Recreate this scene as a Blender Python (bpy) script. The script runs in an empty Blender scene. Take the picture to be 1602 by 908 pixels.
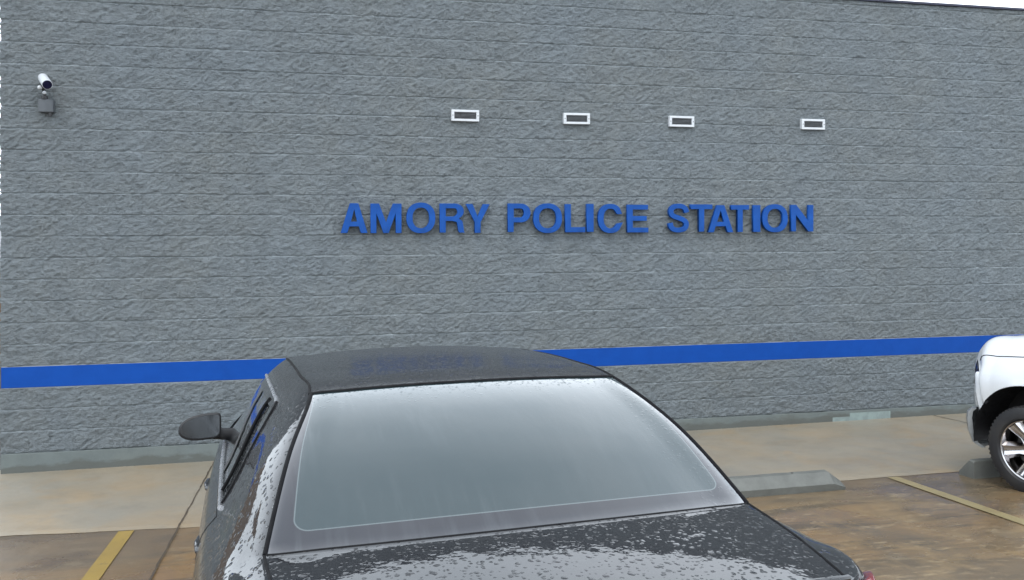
import bpy, bmesh, math, random
import numpy as np
from mathutils import Vector, Matrix

random.seed(7)
rng = np.random.default_rng(11)
R = math.radians
scene = bpy.context.scene
COL = scene.collection

# ---------------------------------------------------------------- geometry of the place
CAM_D, CAM_H, YAW = 9.1187, 2.364, 0.21985
GS, GX = 0.062, 0.0075                    # the lot falls towards the building, and rises a little to the right
XL = -2.86                                # left corner of the building
CO = 0.2032                               # block course
Z0 = -0.007
def gz(x, y):
    return GX * (x + 2.86) - GS * y

# ---------------------------------------------------------------- helpers
def link(o, parent=None):
    COL.objects.link(o)
    if parent is not None:
        o.parent = parent
    return o

def tag(o, label=None, cat=None, group=None, kind=None):
    if label: o['label'] = label
    if cat: o['category'] = cat
    if group: o['group'] = group
    if kind: o['kind'] = kind
    return o

def empty(name, loc=(0, 0, 0), rot=(0, 0, 0)):
    o = bpy.data.objects.new(name, None)
    o.location = loc
    o.rotation_euler = rot
    o.empty_display_size = 0.2
    return link(o)

def mesh_obj(name, verts, faces, mat, parent=None, smooth=False, normals=None, uvs=None):
    me = bpy.data.meshes.new(name)
    me.from_pydata([tuple(v) for v in verts], [], [tuple(f) for f in faces])
    if mat: me.materials.append(mat)
    if smooth or normals is not None:
        me.polygons.foreach_set('use_smooth', [True] * len(me.polygons))
    if uvs is not None:
        uvl = me.uv_layers.new(name='UVMap')
        li = np.empty(len(me.loops), dtype=np.int32)
        me.loops.foreach_get('vertex_index', li)
        uvl.data.foreach_set('uv', np.asarray(uvs, dtype=np.float32)[li].ravel())
    me.update()
    if normals is not None:
        me.normals_split_custom_set_from_vertices([tuple(n) for n in normals])
    return link(bpy.data.objects.new(name, me), parent)

def bm_obj(name, bm, mat, parent=None, smooth=False):
    me = bpy.data.meshes.new(name)
    bmesh.ops.recalc_face_normals(bm, faces=bm.faces)
    bm.to_mesh(me)
    bm.free()
    if mat: me.materials.append(mat)
    if smooth:
        me.polygons.foreach_set('use_smooth', [True] * len(me.polygons))
        try: me.set_sharp_from_angle(angle=R(40))
        except Exception: pass
    return link(bpy.data.objects.new(name, me), parent)

def add_box(bm, x0, x1, y0, y1, z0, z1, bevel=0.0, seg=1):
    vs = [bm.verts.new(p) for p in ((x0,y0,z0),(x1,y0,z0),(x1,y1,z0),(x0,y1,z0),(x0,y0,z1),(x1,y0,z1),(x1,y1,z1),(x0,y1,z1))]
    fs = [bm.faces.new([vs[i] for i in f]) for f in ((0,3,2,1),(4,5,6,7),(0,1,5,4),(1,2,6,5),(2,3,7,6),(3,0,4,7))]
    if bevel:
        es = list({e for f in fs for e in f.edges})
        bmesh.ops.bevel(bm, geom=es, offset=bevel, segments=seg, affect='EDGES', profile=0.5)

def add_prism(bm, pts, ax, a0, a1):
    """polygon pts (2-D) swept along axis ax from a0 to a1"""
    def mk(p, a):
        if ax == 0: return (a, p[0], p[1])
        if ax == 1: return (p[0], a, p[1])
        return (p[0], p[1], a)
    v0 = [bm.verts.new(mk(p, a0)) for p in pts]
    v1 = [bm.verts.new(mk(p, a1)) for p in pts]
    n = len(pts)
    bm.faces.new(v0); bm.faces.new(v1[::-1])
    for i in range(n):
        bm.faces.new((v0[i], v1[i], v1[(i+1) % n], v0[(i+1) % n]))

def add_tube(bm, pts, r, seg=10, cap=True):
    pts = [Vector(p) for p in pts]
    rr = r if hasattr(r, '__len__') else [r] * len(pts)
    rings = []
    up = Vector((0, 0, 1))
    for i, p in enumerate(pts):
        d = (pts[min(i+1, len(pts)-1)] - pts[max(i-1, 0)])
        if d.length < 1e-9: d = Vector((0, 0, 1))
        d.normalize()
        a = up - d * up.dot(d)
        if a.length < 0.05:
            a = Vector((1, 0, 0)) - d * d.x
        a.normalize(); b = d.cross(a)
        rings.append([bm.verts.new(p + (a * math.cos(t) + b * math.sin(t)) * rr[i]) for t in [2*math.pi*k/seg for k in range(seg)]])
    for i in range(len(rings)-1):
        for k in range(seg):
            bm.faces.new((rings[i][k], rings[i][(k+1) % seg], rings[i+1][(k+1) % seg], rings[i+1][k]))
    if cap:
        bm.faces.new(rings[0][::-1]); bm.faces.new(rings[-1])

def add_lathe(bm, prof, seg=48, axis='x', center=(0, 0, 0), closed=False):
    """profile of (axial, radius) turned about an axis"""
    rings = []
    for a, r in prof:
        ring = []
        for k in range(seg):
            t = 2*math.pi*k/seg
            if axis == 'x': p = (a, r*math.cos(t), r*math.sin(t))
            elif axis == 'y': p = (r*math.cos(t), a, r*math.sin(t))
            else: p = (r*math.cos(t), r*math.sin(t), a)
            ring.append(bm.verts.new((p[0]+center[0], p[1]+center[1], p[2]+center[2])))
        rings.append(ring)
    n = len(rings)
    for i in range(n if closed else n-1):
        j = (i+1) % n
        for k in range(seg):
            bm.faces.new((rings[i][k], rings[i][(k+1) % seg], rings[j][(k+1) % seg], rings[j][k]))
    return rings

# ---------------------------------------------------------------- materials
class NT:
    def __init__(s, name):
        s.m = bpy.data.materials.new(name); s.m.use_nodes = True
        s.t = s.m.node_tree; s.t.nodes.clear()
        s.out = s.t.nodes.new('ShaderNodeOutputMaterial')
        s.b = s.t.nodes.new('ShaderNodeBsdfPrincipled')
        s.t.links.new(s.b.outputs[0], s.out.inputs[0])
    def n(s, typ, **kw):
        nd = s.t.nodes.new('ShaderNode' + typ)
        for k, v in kw.items(): setattr(nd, k, v)
        return nd
    def l(s, a, b): s.t.links.new(a, b)
    def val(s, x, sock):
        if hasattr(x, 'node'): s.l(x, sock)
        else:
            if hasattr(sock.default_value, '__len__') and not hasattr(x, '__len__'): x = (x, x, x)
            if hasattr(sock.default_value, '__len__') and len(sock.default_value) == 4 and len(x) == 3: x = (*x, 1)
            sock.default_value = x
    def set(s, **kw):
        names = dict(color='Base Color', rough='Roughness', metal='Metallic', ior='IOR', coat='Coat Weight', coat_rough='Coat Roughness',
                     normal='Normal', coat_normal='Coat Normal', spec='Specular IOR Level', emit='Emission Color', emit_s='Emission Strength', alpha='Alpha', trans='Transmission Weight')
        for k, v in kw.items(): s.val(v, s.b.inputs[names[k]])
        return s
    def coords(s, which='Object', scale=(1, 1, 1), rot=(0, 0, 0), loc=(0, 0, 0)):
        tc = s.n('TexCoord'); mp = s.n('Mapping')
        mp.inputs['Scale'].default_value = scale; mp.inputs['Rotation'].default_value = rot; mp.inputs['Location'].default_value = loc
        s.l(tc.outputs[which], mp.inputs[0]); return mp.outputs[0]
    def noise(s, vec, scale, detail=4, rough=0.55, dist=0.0, out='Fac'):
        nd = s.n('TexNoise'); s.l(vec, nd.inputs['Vector'])
        nd.inputs['Scale'].default_value = scale; nd.inputs['Detail'].default_value = detail
        nd.inputs['Roughness'].default_value = rough; nd.inputs['Distortion'].default_value = dist
        return nd.outputs[out]
    def voro(s, vec, scale, feature='F1', rand=1.0, out='Distance'):
        nd = s.n('TexVoronoi'); nd.feature = feature
        s.l(vec, nd.inputs['Vector']); nd.inputs['Scale'].default_value = scale; nd.inputs['Randomness'].default_value = rand
        return nd.outputs[out]
    def ramp(s, fac, stops):
        nd = s.n('ValToRGB'); s.l(fac, nd.inputs[0])
        e = nd.color_ramp.elements
        while len(e) < len(stops): e.new(0.5)
        for el, (p, c) in zip(e, stops):
            el.position = p; el.color = (*c, 1) if hasattr(c, '__len__') else (c, c, c, 1)
        return nd.outputs[0]
    def mr(s, v, a, b, c=0.0, d=1.0, smooth=False):
        nd = s.n('MapRange'); nd.clamp = True
        if smooth: nd.interpolation_type = 'SMOOTHSTEP'
        s.val(v, nd.inputs[0])
        for i, x in zip((1, 2, 3, 4), (a, b, c, d)): s.val(x, nd.inputs[i])
        return nd.outputs[0]
    def math(s, op, a, b=0.0, clamp=False):
        nd = s.n('Math', operation=op); nd.use_clamp = clamp
        s.val(a, nd.inputs[0]); s.val(b, nd.inputs[1]); return nd.outputs[0]
    def mix(s, f, a, b, blend='MIX'):
        nd = s.n('Mix', data_type='RGBA', blend_type=blend)
        s.val(f, nd.inputs[0]); s.val(a, nd.inputs[6]); s.val(b, nd.inputs[7]); return nd.outputs[2]
    def bump(s, h, dist=0.01, strength=1.0, normal=None):
        nd = s.n('Bump'); nd.inputs['Distance'].default_value = dist
        s.val(strength, nd.inputs['Strength']); s.l(h, nd.inputs['Height'])
        if normal is not None: s.l(normal, nd.inputs['Normal'])
        return nd.outputs[0]

def simple(name, color, rough=0.5, metal=0.0, grime=0.12, **kw):
    t = NT(name); v = t.coords()
    f = t.noise(v, 9, 4)
    c2 = tuple(max(0, c*(1-grime*2)) for c in color)
    t.set(color=t.mix(t.mr(f, .35, .7), color, c2), rough=t.mr(t.noise(v, 25, 3), .3, .7, max(0.02, rough*.85), min(1, rough*1.15)), metal=metal, **kw)
    return t.m

M = {}

def block_material(name, base, smoothface=False):
    t = NT(name); v = t.coords()
    big = t.noise(v, .7, 4, .6)
    mid = t.noise(v, 4.5, 5, .65)
    fine = t.noise(v, 60, 5, .7)
    grit = t.noise(v, 190, 3, .7)
    dark = tuple(c*.72 for c in base); warm = (base[0]*1.0, base[1]*.94, base[2]*.86); light = tuple(min(1, c*1.22) for c in base)
    c = t.mix(t.mr(big, .35, .68), base, warm)
    c = t.mix(t.mr(mid, .42, .70, 0, .6), c, dark)
    c = t.mix(t.mr(fine, .45, .75, 0, .55 if not smoothface else .2), c, light)
    c = t.mix(t.mr(grit, .55, .75, 0, .5 if not smoothface else .12), c, dark)
    # rain streaks running down the face
    st = t.noise(t.coords(scale=(7, 7, .35)), 1.6, 5, .6)
    c = t.mix(t.mr(st, .52, .75, 0, .22), c, dark)
    sepz = t.n('SeparateXYZ'); t.l(v, sepz.inputs[0])
    if smoothface:
        hz = t.math('SUBTRACT', sepz.outputs[2], t.math('MULTIPLY', t.math('ADD', sepz.outputs[0], 2.86), GX))
        dz = t.math('ADD', hz, t.mr(t.noise(t.coords(scale=(1, 1, 3)), 3, 5, .7), .3, .7, -.05, .05))
        c = t.mix(t.mr(dz, .06, .10, .75, 0), c, (.085, .088, .078))
        h = t.noise(v, 120, 4, .6); nrm = t.bump(h, .0015, .6)
    else:
        # struck mortar line between courses, with the light it catches put into a paler colour
        fz = t.math('FRACT', t.math('DIVIDE', t.math('SUBTRACT', sepz.outputs[2], Z0-.0), CO))
        dj = t.math('MULTIPLY', t.math('MINIMUM', fz, t.math('SUBTRACT', 1.0, fz)), CO)
        jm_ = t.math('MULTIPLY', t.mr(dj, .0035, .0055, 1, 0), t.mr(t.noise(t.coords(scale=(1, 1, 6)), 2.2, 3), .36, .56, .15, 1))
        c = t.mix(jm_, c, (.30, .335, .35))
        h1 = t.noise(t.coords(scale=(.55, 1, 1.75), rot=(0, R(26), 0)), 30, 6, .68)
        h2 = t.noise(t.coords(scale=(.6, 1, 1.5), rot=(0, R(20), 0)), 80, 4, .7)
        fl_ = t.noise(t.coords(scale=(.5, 1, 1.9), rot=(0, R(26), 0)), 26, 5, .7)  # flecks: relief shading of the broken face, put into the colour
        c = t.mix(t.mr(fl_, .54, .66, 0, .5), c, dark)
        c = t.mix(t.mr(fl_, .46, .34, 0, .35), c, light)
        nrm = t.bump(h1, .034, .9, t.bump(h2, .014, .9))
    t.set(color=c, rough=.78, normal=nrm, spec=.3)
    return t.m
M['block'] = block_material('split_face_block', (.190, .218, .236))
M['base'] = block_material('painted_smooth_block', (.135, .158, .158), True)

def stripe_material():
    t = NT('blue_paint'); v = t.coords()
    n = t.noise(v, 5, 5, .6); g = t.noise(v, 90, 4, .6)
    c = t.mix(t.mr(n, .35, .7), (.0028, .056, .290), (.0025, .049, .258))
    c = t.mix(t.mr(g, .6, .8, 0, .3), c, (.008, .062, .29))
    t.set(color=c, rough=.6, normal=t.bump(g, .0012, .6, t.bump(t.noise(t.coords(scale=(1, 1, 1.5)), 7, 5, .6), .006, .5)), spec=.15)
    return t.m
M['stripe'] = stripe_material()
M['letter'] = simple('blue_letter_enamel', (.0050, .068, .300), .5, grime=.14, spec=.2)
M['white'] = simple('white_enamel', (.56, .58, .60), .35, grime=.04)
M['louvre'] = simple('grey_louvre', (.16, .17, .18), .5)
M['duct'] = simple('dark_duct', (.02, .02, .022), .7)
M['boxgrey'] = simple('grey_box_paint', (.085, .095, .105), .55)
M['lens'] = simple('camera_front', (.008, .008, .03), .12)
M['cap'] = simple('dark_coping', (.012, .013, .038), .5)
M['mortar'] = simple('light_mortar', (.27, .29, .30), .9)
M['rubber'] = simple('black_rubber', (.006, .006, .007), .7, spec=.15)
M['plastic'] = simple('black_plastic', (.014, .014, .016), .5)

def concrete_stop():
    t = NT('stop_concrete'); v = t.coords()
    n = t.noise(v, 6, 6, .65); g = t.noise(v, 130, 4, .7)
    c = t.mix(t.mr(n, .35, .7), (.140, .144, .130), (.095, .098, .088))
    c = t.mix(t.mr(g, .55, .8, 0, .5), c, (.08, .085, .075))
    t.set(color=c, rough=.62, normal=t.bump(t.noise(v, 70, 6, .7), .004, .7))
    return t.m
M['stop'] = concrete_stop()

def sidewalk_material():
    t = NT('damp_sidewalk_concrete'); v = t.coords()
    big = t.noise(v, .9, 5, .6, .4); mid = t.noise(v, 5, 6, .65); g = t.noise(v, 160, 4, .7)
    c = t.mix(t.mr(big, .36, .64), (.280, .232, .165), (.245, .222, .178))
    c = t.mix(t.mr(t.noise(t.coords(loc=(7, 3, 0)), 1.7, 5, .6, .8), .50, .68, 0, .7), c, (.290, .215, .130))
    c = t.mix(t.mr(mid, .48, .75, 0, .35), c, (.16, .14, .11))
    c = t.mix(t.mr(g, .6, .8, 0, .4), c, (.12, .10, .075))
    rg = t.mr(t.noise(v, 1.3, 5, .6), .38, .66, .30, .62)
    t.set(color=c, rough=rg, normal=t.bump(g, .0012, .5, t.bump(mid, .003, .4)), spec=.5)
    return t.m
M['walk'] = sidewalk_material()

def lot_material():
    t = NT('wet_stained_concrete'); v = t.coords()
    warp = t.noise(v, .8, 3, .5, out='Color')
    vm = t.n('VectorMath', operation='MULTIPLY_ADD'); t.l(warp, vm.inputs[0]); vm.inputs[1].default_value = (.9, .9, .9); t.l(v, vm.inputs[2])
    w = vm.outputs[0]
    big = t.noise(w, .55, 6, .62); mid = t.noise(w, 2.6, 7, .68); g = t.noise(v, 150, 4, .7)
    streak = t.noise(t.coords(scale=(.55, 2.6, 1), rot=(0, 0, R(-24))), 1.7, 7, .68, .9)
    c = t.mix(t.mr(big, .38, .62), (.260, .155, .062), (.150, .112, .070))
    c = t.mix(t.mr(streak, .46, .62, 0, .9), c, (.105, .078, .048))
    c = t.mix(t.mr(mid, .50, .70, 0, .7), c, (.300, .205, .100))
    fl = t.noise(t.coords(scale=(.8, 2.2, 1), rot=(0, 0, R(-30))), 6.5, 7, .72, .5)
    c = t.mix(t.mr(fl, .55, .68, 0, .8), c, (.36, .275, .165))
    c = t.mix(t.mr(g, .58, .8, 0, .5), c, (.05, .04, .03))
    # darker soaked band along the sidewalk; the slab left of the joint is a greyer, dirtier pour
    sep = t.n('SeparateXYZ'); t.l(v, sep.inputs[0])
    slab = t.mr(sep.outputs[0], -.96, -.94, .62, 0)
    c = t.mix(t.math('MULTIPLY', slab, t.mr(mid, .25, .7, 1, .55)), c, (.098, .078, .056))
    edge = t.mr(t.math('ADD', sep.outputs[1], t.mr(mid, .2, .8, -.35, .35)), -3.3, -2.75, 0, .45, True)
    c = t.mix(edge, c, (.105, .086, .064))
    pud = t.mr(t.noise(w, .9, 5, .6), .40, .60, 0, 1, True)
    rg = t.mr(pud, 0, 1, .42, .12)
    hb = t.math('MULTIPLY', t.noise(v, 90, 5, .7), t.mr(pud, 0, 1, 1, .25))
    t.set(color=c, rough=rg, normal=t.bump(hb, .004, .6), spec=.55)
    return t.m
M['lot'] = lot_material()

def line_material(name, wear):
    t = NT(name); v = t.coords()
    n = t.noise(v, 26, 7, .75); big = t.noise(v, 3.5, 5, .7)
    c = t.mix(t.mr(t.noise(v, 3, 4), .35, .7), (.32, .215, .050) if wear > .5 else (.31, .25, .125), (.26, .175, .045) if wear > .5 else (.27, .22, .11))
    m = t.mr(t.math('ADD', t.math('MULTIPLY', n, .55), t.math('MULTIPLY', big, .45)), wear, wear+.10, 0, 1 if wear > .55 else .75)
    c = t.mix(m, c, (.125, .095, .055) if wear > .55 else (.235, .175, .09))
    t.set(color=c, rough=.35, normal=t.bump(n, .002, .5))
    return t.m
M['line'] = line_material('yellow_line_paint', .552)
M['line_worn'] = line_material('worn_yellow_line_paint', .50)
M['crack'] = simple('joint_dirt', (.030, .024, .017), .6)
M['soil'] = simple('far_ground', (.33, .32, .29), .5)
M['asphalt'] = simple('damp_grey_asphalt', (.085, .088, .090), .5)
M['fence'] = simple('weathered_fence_wood', (.20, .13, .075), .75, grime=.25)

def wet_normal(t, amount=1.0, film=True, scale=1.0, stretch=(1, 1, 1), dens=1.0):
    """rain beads: rounded caps of random size on a warped cell pattern; smooth water film in patches"""
    v0 = t.coords(scale=stretch)
    wn = t.noise(v0, 26*scale, 3, .5, out='Color')
    vm = t.n('VectorMath', operation='MULTIPLY_ADD'); t.l(wn, vm.inputs[0]); vm.inputs[1].default_value = (.022/scale,)*3; t.l(v0, vm.inputs[2])
    w = vm.outputs[0]
    def beads(sc, keep, rad):
        vd = t.n('TexVoronoi'); vd.feature = 'F1'; t.l(w, vd.inputs['Vector']); vd.inputs['Scale'].default_value = sc
        sp = t.n('SeparateColor'); t.l(vd.outputs['Color'], sp.inputs[0])
        on = t.math('LESS_THAN', sp.outputs[0], keep)
        r = t.mr(sp.outputs[1], 0, 1, rad*.35, rad)
        q = t.math('DIVIDE', vd.outputs['Distance'], r)
        cap = t.math('SUBTRACT', 1.0, t.math('MULTIPLY', q, q), clamp=True)
        cap = t.math('POWER', cap, .6)
        return t.math('MULTIPLY', t.math('MULTIPLY', cap, on), r)
    b1 = beads(44*scale, .72*dens, .44); b2 = beads(70*scale, .75*dens, .42)
    h = t.math('MAXIMUM', t.math('MULTIPLY', b1, 1.0), t.math('MULTIPLY', b2, .48))
    if film:
        f = t.mr(t.noise(v0, 5.5, 5, .62, .6), .37, .43, 0, 1, True)
        h = t.math('MULTIPLY', h, t.mr(f, 0, 1, .12, 1.0))
    rip = t.noise(v0, 16*scale, 3, .5)
    h = t.math('ADD', h, t.math('MULTIPLY', rip, .05))
    return t.bump(h, .018*amount, 1.0), h

def paint_material(name, color, amount=1.0, film=True, cr=.025, dens=1.0):
    t = NT(name)
    nrm, h = wet_normal(t, amount, film=film, dens=dens)
    v = t.coords()
    t.set(color=color, rough=.5, metal=0.0, spec=.05, coat=1.0, coat_rough=cr, coat_normal=nrm, normal=nrm)
    t.b.inputs['Coat IOR'].default_value = 1.52
    return t.m
M['paint'] = paint_material('wet_black_car_paint', (.0085, .009, .0115), .62)
M['paint_roof'] = paint_material('beaded_black_roof_paint', (.0085, .009, .0115), 1.9, film=False, cr=.16)
M['paint_body'] = paint_material('beaded_black_body_paint', (.0085, .009, .0115), .75, film=False, dens=.72)
M['paint_side'] = paint_material('wet_black_side_paint', (.012, .013, .016), 2.2, film=False, cr=.12)

def glass_material():
    t = NT('rear_glass_with_band')
    uv = t.coords('UV'); sep = t.n('SeparateXYZ'); t.l(uv, sep.inputs[0])
    # uv: x = -1..1 across (fraction of half width), y = 0..1 bottom to top
    ax = t.math('ABSOLUTE', sep.outputs[0]); y = sep.outputs[1]
    # rounded rectangle distance: centre (0,.555), half size (.885,.445)
    qx = t.math('SUBTRACT', t.math('SUBTRACT', ax, t.math('MULTIPLY', y, .075)), .905-.06)
    qy = t.math('SUBTRACT', t.math('ABSOLUTE', t.math('SUBTRACT', y, .65)), .56-.06)
    mx = t.math('MAXIMUM', qx, 0.0); my = t.math('MAXIMUM', qy, 0.0)
    ln = t.math('SQRT', t.math('ADD', t.math('MULTIPLY', mx, mx), t.math('MULTIPLY', my, my)))
    d = t.math('SUBTRACT', t.math('ADD', ln, t.math('MINIMUM', t.math('MAXIMUM', qx, qy), 0.0)), .06)
    band = t.mr(d, -.002, .004)
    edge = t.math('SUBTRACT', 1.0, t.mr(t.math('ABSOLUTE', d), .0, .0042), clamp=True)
    v = t.coords()
    drip = t.noise(t.coords(scale=(26, 2.6, 2.6)), 1.0, 5, .65, .4)
    patch = t.noise(v, 2.6, 3, .5)
    haze = t.math('MULTIPLY', t.mr(drip, .50, .74), t.math('MULTIPLY', t.mr(patch, .38, .6), t.mr(sep.outputs[0], -.9, .1, 1, .25)))
    c = t.mix(band, (.012, .027, .031), (.010, .010, .016))
    c = t.mix(t.math('MULTIPLY', haze, .35), c, (.13, .15, .16))
    # faint heater wires
    wires = t.math('SINE', t.math('MULTIPLY', y, 2*math.pi*15))
    wf = t.math('MULTIPLY', t.mr(wires, .985, 1.0, 0, .06), t.math('SUBTRACT', 1.0, band))
    c = t.mix(wf, c, (.06, .07, .07))
    c = t.mix(t.math('MULTIPLY', edge, .55), c, (.18, .21, .215))  # pale refraction line along the band, painted into the glass colour
    # beads mostly along the top edge, thin film with slight waviness elsewhere
    nr, h = wet_normal(t, .25, film=False, scale=1.5)
    top = t.mr(t.math('ADD', y, t.mr(t.noise(v, 14, 4), .3, .7, -.07, .07)), .80, .97)
    side = t.mr(t.math('ADD', sep.outputs[0], t.mr(t.noise(v, 8, 4), .3, .7, -.08, .08)), .70, .97, 0, .7)
    msk = t.math('MAXIMUM', top, side)
    wave = t.noise(t.coords(scale=(5, 2, 2)), 3.5, 4, .55)
    hh = t.math('ADD', t.math('MULTIPLY', t.math('MULTIPLY', h, msk), .11), t.math('MULTIPLY', wave, .035))
    nb = t.bump(hh, .014, 1.0)
    rg = t.math('ADD', t.mr(haze, 0, 1, .045, .34), t.math('MULTIPLY', patch, .03))
    t.set(color=c, rough=rg, normal=nb, ior=1.62, spec=.5, coat=1.0, coat_rough=.04, coat_normal=nb)
    return t.m
M['rear_glass'] = glass_material()

def tinted(name, c, r=.04):
    t = NT(name); v = t.coords()
    nr, h = wet_normal(t, .3, film=False, scale=1.6)
    t.set(color=c, rough=r, ior=1.55, normal=nr, coat=1.0, coat_rough=.03, coat_normal=nr)
    return t.m
M['side_glass'] = tinted('tinted_side_glass', (.016, .020, .022), .10)
M['truck_glass'] = tinted('truck_glass', (.015, .02, .022))
M['chrome'] = simple('chrome', (.72, .72, .74), .10, 1.0, grime=.08)
M['satin'] = simple('satin_bumper', (.40, .41, .42), .35, .25, grime=.12)
M['bumper'] = simple('grey_bumper', (.27, .28, .28), .38, .1, grime=.15)
M['trim'] = simple('satin_window_trim', (.50, .51, .53), .28, .75, grime=.08)
M['mirror'] = simple('mirror_glass', (.10, .105, .11), .12, 1.0, grime=.05)
M['seamdirt'] = simple('joint_filler', (.075, .055, .035), .6)
M['rim'] = simple('polished_alloy', (.56, .54, .54), .16, 1.0, grime=.15)
M['disc'] = simple('brake_disc', (.10, .095, .09), .45, .8)
def lamp(name, c):
    t = NT(name); v = t.coords()
    t.set(color=c, rough=.08, coat=1.0, normal=t.bump(t.math('SINE', t.math('MULTIPLY', t.noise(v, 3, 1), 200)), .0004, .4))
    return t.m
M['red'] = lamp('red_lens', (.20, .004, .010))
M['clear'] = lamp('clear_lens', (.30, .31, .33))
M['truck_paint'] = None
def tp():
    t = NT('white_truck_paint'); v = t.coords()
    sep = t.n('SeparateXYZ'); t.l(v, sep.inputs[0])
    dirt = t.math('MULTIPLY', t.mr(sep.outputs[2], .45, .9, 1, 0), t.mr(t.noise(v, 9, 6, .7), .4, .7))
    c = t.mix(t.math('MULTIPLY', dirt, .5), (.70, .72, .74), (.36, .33, .29))
    nr, h = wet_normal(t, .22, film=False, scale=1.2)
    t.set(color=c, rough=.28, coat=1.0, coat_rough=.05, coat_normal=nr)
    return t.m
M['truck_paint'] = tp()
def tyre():
    t = NT('tyre_rubber'); v = t.coords()
    t.set(color=t.mix(t.mr(t.noise(v, 6, 5), .4, .7), (.016, .016, .018), (.032, .030, .028)), rough=.48, normal=t.bump(t.noise(v, 60, 4), .002, .5))
    return t.m
M['tyre'] = tyre()

# ---------------------------------------------------------------- noise on grids
def vnoise(x, y, seed):
    xi = np.floor(x).astype(np.int64); yi = np.floor(y).astype(np.int64)
    fx = x - xi; fy = y - yi
    def h(a, b):
        n = (a*374761393 + b*668265263 + seed*1274126177) & 0xffffffff
        n = ((n ^ (n >> 13)) * 1103515245) & 0xffffffff
        n = ((n ^ (n >> 16)) * 2246822519) & 0xffffffff
        return ((n ^ (n >> 15)) & 0xffff) / 65535.0
    ux = fx*fx*(3-2*fx); uy = fy*fy*(3-2*fy)
    return (h(xi, yi)*(1-ux)+h(xi+1, yi)*ux)*(1-uy) + (h(xi, yi+1)*(1-ux)+h(xi+1, yi+1)*ux)*uy

def hash1(a, b, s):
    n = (a*73856093 ^ b*19349663 ^ (s*83492791)) & 0xffffffff
    n = ((n ^ (n >> 13)) * 1103515245) & 0xffffffff
    n = ((n ^ (n >> 15)) * 2246822519) & 0xffffffff
    return ((n ^ (n >> 13)) & 0xffff) / 65535.0

def split_relief(X, Z):
    """broken-stone relief (metres) for split-face block: X along the wall, Z height"""
    wx = X + .05*vnoise(X*9, Z*9, 3); wz = Z + .04*vnoise(X*8+40, Z*8, 4)
    h = .011*(vnoise(wx*6, wz*8, 11)-.5)
    a = wx*.86 + wz*.5; b = -wx*.5 + wz*.86
    h += .013*(.5-np.abs(vnoise(a*13, b*24, 12)-.5)*2*.9)
    h += .012*(np.abs(vnoise(a*27+9, b*52, 13)-.5)*2-.5)
    h += .011*(vnoise(wx*44, wz*72, 14)-.5)
    h += .009*(vnoise(X*95, Z*110, 15)-.5)
    k = np.floor((Z - Z0)/CO + 1e-6).astype(np.int64)
    xo = X/(2*CO) + (k % 2)*.5
    kb = np.floor(xo).astype(np.int64)
    fx = xo - kb; fz = (Z - Z0)/CO - k
    h += .005*(hash1(kb, k, 5)-.5) + .010*(hash1(kb, k, 6)-.5)*(fz-.5) + .008*(hash1(kb, k, 7)-.5)*(fx-.5)
    ez = np.minimum(fz, 1-fz)*CO
    ex = np.minimum(fx, 1-fx)*2*CO
    mz = np.clip((ez-.0035)/.0055, 0, 1)*.85+.15; mx = np.clip((ex-.001)/.006, 0, 1)*.3+.7
    m = np.sqrt(mz)*mx
    return .003 + np.maximum(.013 + h, .001)*m

# ---------------------------------------------------------------- the building
bld = empty('police_building', (0, 0, 0))
tag(bld, 'grey split face block building wall with a blue painted stripe', 'building')
XR = 16.0
ZT = 4.955
def split_wall(name, k0, k1, x0=XL, x1=11.0, dx=.012, nz=17):
    xs = np.arange(x0, x1+dx*.5, dx)
    zs = []
    for k in range(k0, k1):
        zs += [Z0 + (k + f)*CO for f in np.concatenate([[0.0, .020, .046], np.linspace(.09, .91, nz-4), [.954, .980]])]
    zs.append(Z0 + k1*CO)
    zs = np.array(zs); zs = zs[zs < ZT-.012]
    Xg, Zg = np.meshgrid(xs, zs)
    H = split_relief(Xg, Zg)
    jag = .012*(vnoise(Zg*0+3.3, Zg*20, 21)-.3)+.02*(vnoise(Zg*0+9.3, Zg*60, 22)-.5)
    Xo = Xg.copy(); Xo[:, 0] -= np.clip(jag[:, 0]+.006, -.005, .03)
    V = np.stack([Xo, -H, Zg], -1).reshape(-1, 3)
    nx = len(xs); nzr = len(zs)
    idx = np.arange(nx*nzr).reshape(nzr, nx)
    F = np.stack([idx[:-1, :-1], idx[:-1, 1:], idx[1:, 1:], idx[1:, :-1]], -1).reshape(-1, 4)
    me = bpy.data.meshes.new(name)
    me.vertices.add(len(V)); me.vertices.foreach_set('co', V.astype(np.float32).ravel())
    me.loops.add(F.size); me.loops.foreach_set('vertex_index', F.astype(np.int32).ravel())
    me.polygons.add(len(F)); me.polygons.foreach_set('loop_start', np.arange(0, F.size, 4, dtype=np.int32))
    me.update(calc_edges=True)
    me.materials.append(M['block'])
    return link(bpy.data.objects.new(name, me), bld)

split_wall('wall', 1, 4)
split_wall('wall', 5, 25)
def wall_box(name, z0, z1, y0, mat, x0=XL, x1=XR, bevel=.003):
    bm = bmesh.new(); add_box(bm, x0, x1, y0, .2, z0, z1, bevel, 1)
    return bm_obj(name, bm, mat, bld)
wall_box('painted_stripe', Z0+4*CO+.004, Z0+5*CO-.004, -.018, M['stripe'], x1=XR)
# thin pale mortar beads above and below the stripe
for zz in (Z0+4*CO, Z0+5*CO):
    bm = bmesh.new(); add_box(bm, XL+.003, XR, -.012, .1, zz-.0035, zz+.0035); bm_obj('mortar_joint', bm, M['mortar'], bld)
wall_box('base_course', -.30, Z0+1*CO-.003, -.024, M['base'], bevel=.004)
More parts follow.
